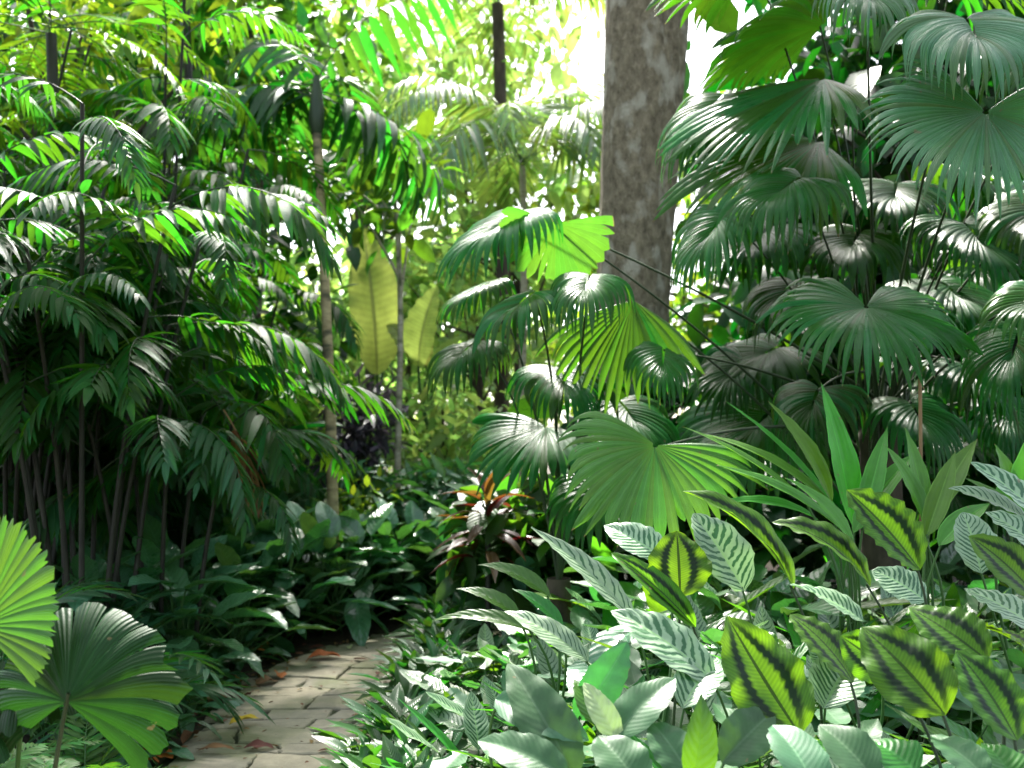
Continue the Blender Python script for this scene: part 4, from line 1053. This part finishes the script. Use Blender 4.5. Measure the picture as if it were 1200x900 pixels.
# ------------------------------------------------------------------ fallen leaves on and beside the path
def fallen(x, y, L, W, mat, label, az, curl=.8, group=None):
    V, Q, UV = leaf_grid(L, W, 10, 5, 'oval', curl, .5, .08, 2, random.uniform(-.6, .6), 0, random.randrange(999))
    b = MB(); b.add(V, Q, UV)
    o = link('fallen_leaf', b.mesh('fallen_leaf', M[mat]), None, (x, y, float(ground_h(x, y)) + .030), (random.uniform(-.1, .2), random.uniform(-.2, .2), az))
    return tag(o, label, 'leaf', group)
def gp(px, py):
    d = CAM_H * F / (py - 520); return (px - 600) / F * d, d
for px, py, L, W, mat, lab, az in [
    (360, 777, .24, .12, 'dead_orange', 'orange brown fallen leaf at the path edge below the lilies', -1.2),
    (268, 856, .17, .09, 'dead_yellow', 'bright yellow fallen leaf lying on the flagstones', -1.3),
    (285, 884, .15, .07, 'dead', 'dark curled fallen leaf on the nearest flagstones', -1.5),
    (230, 888, .20, .05, 'dead', 'long brown fallen leaf strip at the bottom left of the path', -1.7),
    (300, 808, .18, .10, 'dead', 'brown fallen leaf beside the low left plants', -.6),
    (330, 800, .14, .09, 'dead_orange', 'small tan fallen leaf left of the path', .4),
    (432, 752, .15, .08, 'cream', 'pale fallen leaf where the path bends away', 1.2),
    (410, 765, .06, .05, 'cream', 'tiny cream fallen leaf on the far flagstones', .3)]:
    x, y = gp(px, py); fallen(x, y, L, W, mat, lab, az)
for k in range(34):
    y = random.uniform(4.6, 8.2); x = -1.72 + random.gauss(0, .10) - .05
    fallen(x, y, random.uniform(.08, .2), random.uniform(.04, .09), random.choice(['dead', 'dead', 'dead', 'dead_orange']), 'small dry fallen leaf in the litter along the left path edge, ' + ('near stretch' if y < 6.3 else 'far stretch'), random.uniform(0, 6), random.uniform(.3, 1.4), 'dry leaf litter along the left path edge')

mb = MB(); r_ = np.random.default_rng(77); k = 900
ss_ = r_.uniform(2.5, 9, k); tt_ = np.where(r_.random(k) < .75, np.sign(r_.normal(0, 1, k)) * (.50 + r_.normal(0, .10, k)), r_.uniform(-.5, .5, k))
pp_ = np.array([path_pt(a, b_) for a, b_ in zip(ss_, tt_)])
Ls = np.stack([pp_[:, 0], pp_[:, 1], ground_h(pp_[:, 0], pp_[:, 1]) + .026], 1)
d_ = r_.normal(0, 1, (k, 3)); d_[:, 2] *= .12; n_ = r_.normal(0, .25, (k, 3)) + np.array([0, 0, 1.])
mb.many(T_SMALL, rot_to(d_, n_) * (np.exp(r_.normal(-3.5, .45, k))[:, None, None] * np.array([.5, 1, .5])[None, None]), Ls)
tag(link('leaf_litter', mb.mesh('leaf_litter', M['dead'])), 'crumbs of dry brown leaves scattered over the flagstones and along both path edges', 'litter', kind='stuff')
# ------------------------------------------------------------------ background
def bush(label, px, d, h, wid, mat, size, ncl, per, seed, T=T_SMALL, asp=.42, group=None, z0=None, bark='stem_dark', name='shrub', cat='shrub', depth=None, droop=.4):
    x = (px - 600) / F * d; z = float(ground_h(x, d))
    lo = z + .15 if z0 is None else z + z0
    cl = blob((x, d, (lo + z + h) / 2), (wid / 2, (depth or wid) / 2, (h + z - lo) / 2), ncl, seed)
    return leafy_tree(name, label, cat, (x, d, z - .05), (x, d, z + h * .7), .03 + .008 * h, bark, mat, cl, per, .16 * (wid + h) / 2 + .1, size, T, asp, group, limbs=16, seed=seed, droop=droop)

gBk = 'shrubs at the back'
# dark wall of foliage behind the right palm
bush('dark big leaved shrub behind the right fan palm, at the right edge', 1200, 8.2, 3.4, 3.0, 'tree_shaded', .34, 60, 22, 21, T_SMALL2, .5)
bush('dark big leaved shrub between the huge trunk and the right fan palm', 960, 8.8, 2.9, 2.6, 'tree_shaded', .32, 50, 22, 22, T_SMALL2, .5)
bush('dark low shrub at the foot of the huge trunk', 800, 7.8, 1.7, 2.0, 'tree_shaded', .26, 40, 22, 23, T_SMALL2, .5)
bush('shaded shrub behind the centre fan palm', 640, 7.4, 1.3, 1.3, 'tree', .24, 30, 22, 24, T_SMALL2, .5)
bush('tall dark tree behind the right fan palm reaching out of the picture', 1120, 10.5, 7.0, 5.0, 'tree_shaded', .36, 60, 26, 25, T_SMALL2, .5, z0=1.0, name='tree', cat='tree', bark='bark_dark')
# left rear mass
bush('dark shrub under the left cane palms', 120, 8.6, 1.9, 3.0, 'tree_shaded', .28, 46, 22, 26, T_SMALL2, .45)
bush('leafy tree behind the left cane palms with light showing through', 110, 11.5, 7.0, 5.5, 'tree_shaded', .30, 60, 60, 27, T_SMALL, .45, z0=1.0, name='tree', cat='tree', bark='bark_dark')
bush('lime green tree high at the upper left in full sun', 60, 9.5, 6.3, 3.4, 'tree_lime', .22, 40, 26, 28, T_SMALL, .35, z0=3.9, name='tree', cat='tree', bark='bark_dark')
# the sunlit gap
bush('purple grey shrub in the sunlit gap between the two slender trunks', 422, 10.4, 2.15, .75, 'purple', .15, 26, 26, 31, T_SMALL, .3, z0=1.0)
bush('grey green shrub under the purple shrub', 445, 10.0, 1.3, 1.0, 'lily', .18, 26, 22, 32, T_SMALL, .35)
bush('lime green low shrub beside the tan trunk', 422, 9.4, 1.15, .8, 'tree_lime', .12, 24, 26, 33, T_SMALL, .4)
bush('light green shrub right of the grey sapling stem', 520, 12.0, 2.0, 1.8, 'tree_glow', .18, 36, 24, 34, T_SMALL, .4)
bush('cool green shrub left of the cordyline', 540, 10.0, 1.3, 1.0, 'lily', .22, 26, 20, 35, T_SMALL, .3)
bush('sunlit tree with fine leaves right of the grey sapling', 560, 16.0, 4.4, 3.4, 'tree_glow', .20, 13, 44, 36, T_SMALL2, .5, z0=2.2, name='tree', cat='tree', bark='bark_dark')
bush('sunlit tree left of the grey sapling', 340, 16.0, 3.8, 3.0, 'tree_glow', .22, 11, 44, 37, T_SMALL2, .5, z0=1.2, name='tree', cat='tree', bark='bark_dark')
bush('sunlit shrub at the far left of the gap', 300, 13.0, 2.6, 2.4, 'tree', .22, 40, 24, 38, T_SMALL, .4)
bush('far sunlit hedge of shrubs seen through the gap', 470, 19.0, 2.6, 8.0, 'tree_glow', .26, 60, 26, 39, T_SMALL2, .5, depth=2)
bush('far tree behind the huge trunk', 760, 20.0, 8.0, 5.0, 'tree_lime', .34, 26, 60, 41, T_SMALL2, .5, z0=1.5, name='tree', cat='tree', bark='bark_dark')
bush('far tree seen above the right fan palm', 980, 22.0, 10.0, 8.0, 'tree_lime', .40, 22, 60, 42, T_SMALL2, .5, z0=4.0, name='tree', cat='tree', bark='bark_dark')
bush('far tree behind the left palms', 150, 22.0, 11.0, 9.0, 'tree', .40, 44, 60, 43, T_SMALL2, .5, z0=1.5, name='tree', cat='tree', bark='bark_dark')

# unseen trees added behind the viewpoint to block low sky and darken front faces
for i, (x, y, h) in enumerate([(1.5, -8.0, 8.5), (5.5, -5.5, 8.5)]):
    cl = blob((x, y, h * .55), (2.6, 1.6, h * .42), 60, 70 + i)
    leafy_tree('tree', ['tallest leafy tree straight behind the viewpoint', 'leafy tree behind the viewpoint on the right'][i], 'tree', (x, y, 0), (x, y, h * .8), .16, 'bark_dark', 'tree', cl, 22, .8, .55, T_TINY, .5, seed=80 + i)

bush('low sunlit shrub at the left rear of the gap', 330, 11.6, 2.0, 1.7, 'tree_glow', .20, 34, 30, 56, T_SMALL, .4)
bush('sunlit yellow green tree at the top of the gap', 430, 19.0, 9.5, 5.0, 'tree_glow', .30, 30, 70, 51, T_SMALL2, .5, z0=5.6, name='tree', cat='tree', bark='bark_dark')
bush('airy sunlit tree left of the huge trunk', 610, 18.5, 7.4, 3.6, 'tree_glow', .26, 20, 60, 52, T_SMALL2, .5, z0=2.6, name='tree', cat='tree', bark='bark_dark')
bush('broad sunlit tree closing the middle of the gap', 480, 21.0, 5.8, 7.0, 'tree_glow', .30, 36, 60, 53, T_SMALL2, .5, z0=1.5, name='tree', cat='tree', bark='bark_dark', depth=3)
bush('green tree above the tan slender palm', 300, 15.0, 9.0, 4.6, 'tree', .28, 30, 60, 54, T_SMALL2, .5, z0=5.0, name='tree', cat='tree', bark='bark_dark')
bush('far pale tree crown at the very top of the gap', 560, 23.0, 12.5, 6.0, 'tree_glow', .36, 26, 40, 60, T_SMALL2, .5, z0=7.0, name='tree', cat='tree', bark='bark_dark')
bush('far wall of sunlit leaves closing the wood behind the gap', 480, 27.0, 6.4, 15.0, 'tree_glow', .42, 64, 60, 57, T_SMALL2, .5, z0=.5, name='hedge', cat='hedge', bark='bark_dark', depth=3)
bush('dark tree close behind the middle of the right fan palm', 1010, 12.5, 8.0, 3.6, 'tree_shaded', .34, 50, 50, 58, T_SMALL2, .5, z0=1.0, name='tree', cat='tree', bark='bark_dark')  # dense tree added to block horizon sky and cut glare on the fans
bush('dark tree beyond the right picture edge behind the fan palm', 1270, 11.0, 8.5, 4.0, 'tree_shaded', .34, 50, 50, 59, T_SMALL2, .5, z0=1.0, name='tree', cat='tree', bark='bark_dark')  # likewise added as a screen against bright low sky
# bananas
def banana(label, px, d, leaves):
    loc = root_at(px, d); p = thing('banana_plant', label, 'plant', loc)
    q = MB(); q.add(*tube(curve((0, 0, -.05), (0, 0, 1.3), n=8), np.linspace(.12, .06, 8), 10)); link('stem', q.mesh('stem', M['petiole']), p)
    for i, (b, t, W, N) in enumerate(leaves):
        set_leaf(p, loc, at(*b), at(*t), W, N, 'banana', prof='oval', arch=.7, fold=.4, wave=.035, waves=7, seed=px + i, n=26, m=11, stalk_to=loc + np.array([0, 0, 1.25]), sr=.018)
banana('banana plant with a huge yellow green upright leaf glowing in the gap', 440, 13.5, [
    ((442, 440, 13.5), (424, 262, 13.2), .72, (.35, -1, .15)), ((450, 430, 13.6), (478, 372, 14.0), .34, (-.4, -.5, .8)), ((430, 425, 13.5), (365, 350, 13.9), .5, (.4, -.5, .8))])
banana('banana plant with broad light green leaves behind the centre fan palm', 505, 12.6, [
    ((490, 430, 12.5), (512, 335, 12.3), .50, (-.4, -.9, .2)), ((500, 440, 12.5), (545, 395, 12.3), .35, (-.2, -.5, .9)), ((500, 430, 12.6), (455, 380, 12.9), .5, (.3, -.7, .6))])

# feather palms in the gap
def feather_palm(label, base_px, d, top, rad, nf, sc, mat='bark_dark', key='feather', azs=None):
    loc = root_at(base_px, d); top = np.array(top) - loc
    p = thing('feather_palm', label, 'palm', loc)
    pts = curve((0, 0, -.1), top, ctrl=top * .5 + np.array([.15, 0, 0]), n=20)
    link('trunk', trunk_mesh(pts, np.linspace(rad * 1.2, rad, 20) + rng.normal(0, rad * .05, 20), mat, 10), p)
    for j in range(nf):
        put_frond(p, key, top + np.array([0, 0, .05 * (j % 3)]), (j * 2.4 + .3) if azs is None else azs[j], tilt=random.uniform(-.4, .35), sc=sc * random.uniform(.85, 1.15))
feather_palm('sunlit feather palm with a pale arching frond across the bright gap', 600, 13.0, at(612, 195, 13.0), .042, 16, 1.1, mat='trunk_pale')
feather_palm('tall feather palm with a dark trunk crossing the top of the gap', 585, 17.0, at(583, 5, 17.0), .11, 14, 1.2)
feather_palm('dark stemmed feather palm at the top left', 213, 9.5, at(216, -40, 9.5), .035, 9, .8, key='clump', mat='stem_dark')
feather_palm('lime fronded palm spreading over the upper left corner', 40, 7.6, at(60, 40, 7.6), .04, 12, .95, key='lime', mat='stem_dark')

# ------------------------------------------------------------------ light, sky, camera
SUN_EL, SUN_AZ = math.radians(51), math.radians(-7)      # azimuth from +Y towards +X
w = bpy.data.worlds.new('World'); scene.world = w; w.use_nodes = True
nt = w.node_tree; bg = nt.nodes['Background']
sk = nt.nodes.new('ShaderNodeTexSky'); sk.sky_type = 'NISHITA'; sk.sun_disc = False
sk.sun_elevation = SUN_EL; sk.sun_rotation = SUN_AZ; sk.air_density = 1.0; sk.dust_density = 3.0; sk.ozone_density = 1.0
hs = nt.nodes.new('ShaderNodeHueSaturation'); hs.inputs['Saturation'].default_value = .55      # hazy tropical sky
nt.links.new(sk.outputs[0], hs.inputs['Color']); nt.links.new(hs.outputs[0], bg.inputs[0]); bg.inputs[1].default_value = .15
ld = bpy.data.lights.new('sun', 'SUN'); ld.energy = 4.5; ld.angle = math.radians(5); ld.color = (1, .96, .88)
lo = bpy.data.objects.new('sun', ld); COL.objects.link(lo)
sd = Vector((math.sin(SUN_AZ) * math.cos(SUN_EL), math.cos(SUN_AZ) * math.cos(SUN_EL), math.sin(SUN_EL)))
lo.rotation_euler = sd.to_track_quat('Z', 'Y').to_euler(); lo.location = (0, 0, 20)

cd = bpy.data.cameras.new('camera'); cam = bpy.data.objects.new('camera', cd); COL.objects.link(cam)
cam.location = (0, 0, CAM_H); cam.rotation_euler = (PI / 2, 0, 0)
cd.sensor_fit = 'HORIZONTAL'; cd.sensor_width = 36; cd.lens = 36 * F / 1200
cd.shift_y = 70 / 1200; cd.clip_start = .05; cd.clip_end = 2000
cd.dof.use_dof = True; cd.dof.focus_distance = 3.6; cd.dof.aperture_fstop = 2.6
scene.camera = cam

scene.render.engine = 'CYCLES'
c = scene.cycles
c.use_denoising = True; c.max_bounces = 7; c.diffuse_bounces = 3; c.glossy_bounces = 3; c.transmission_bounces = 4; c.transparent_max_bounces = 4
c.sample_clamp_indirect = 6; c.caustics_reflective = False; c.caustics_refractive = False
v = scene.view_settings
v.view_transform = 'Standard'; v.look = 'None'; v.exposure = 2.2; v.gamma = 1; v.use_curve_mapping = False
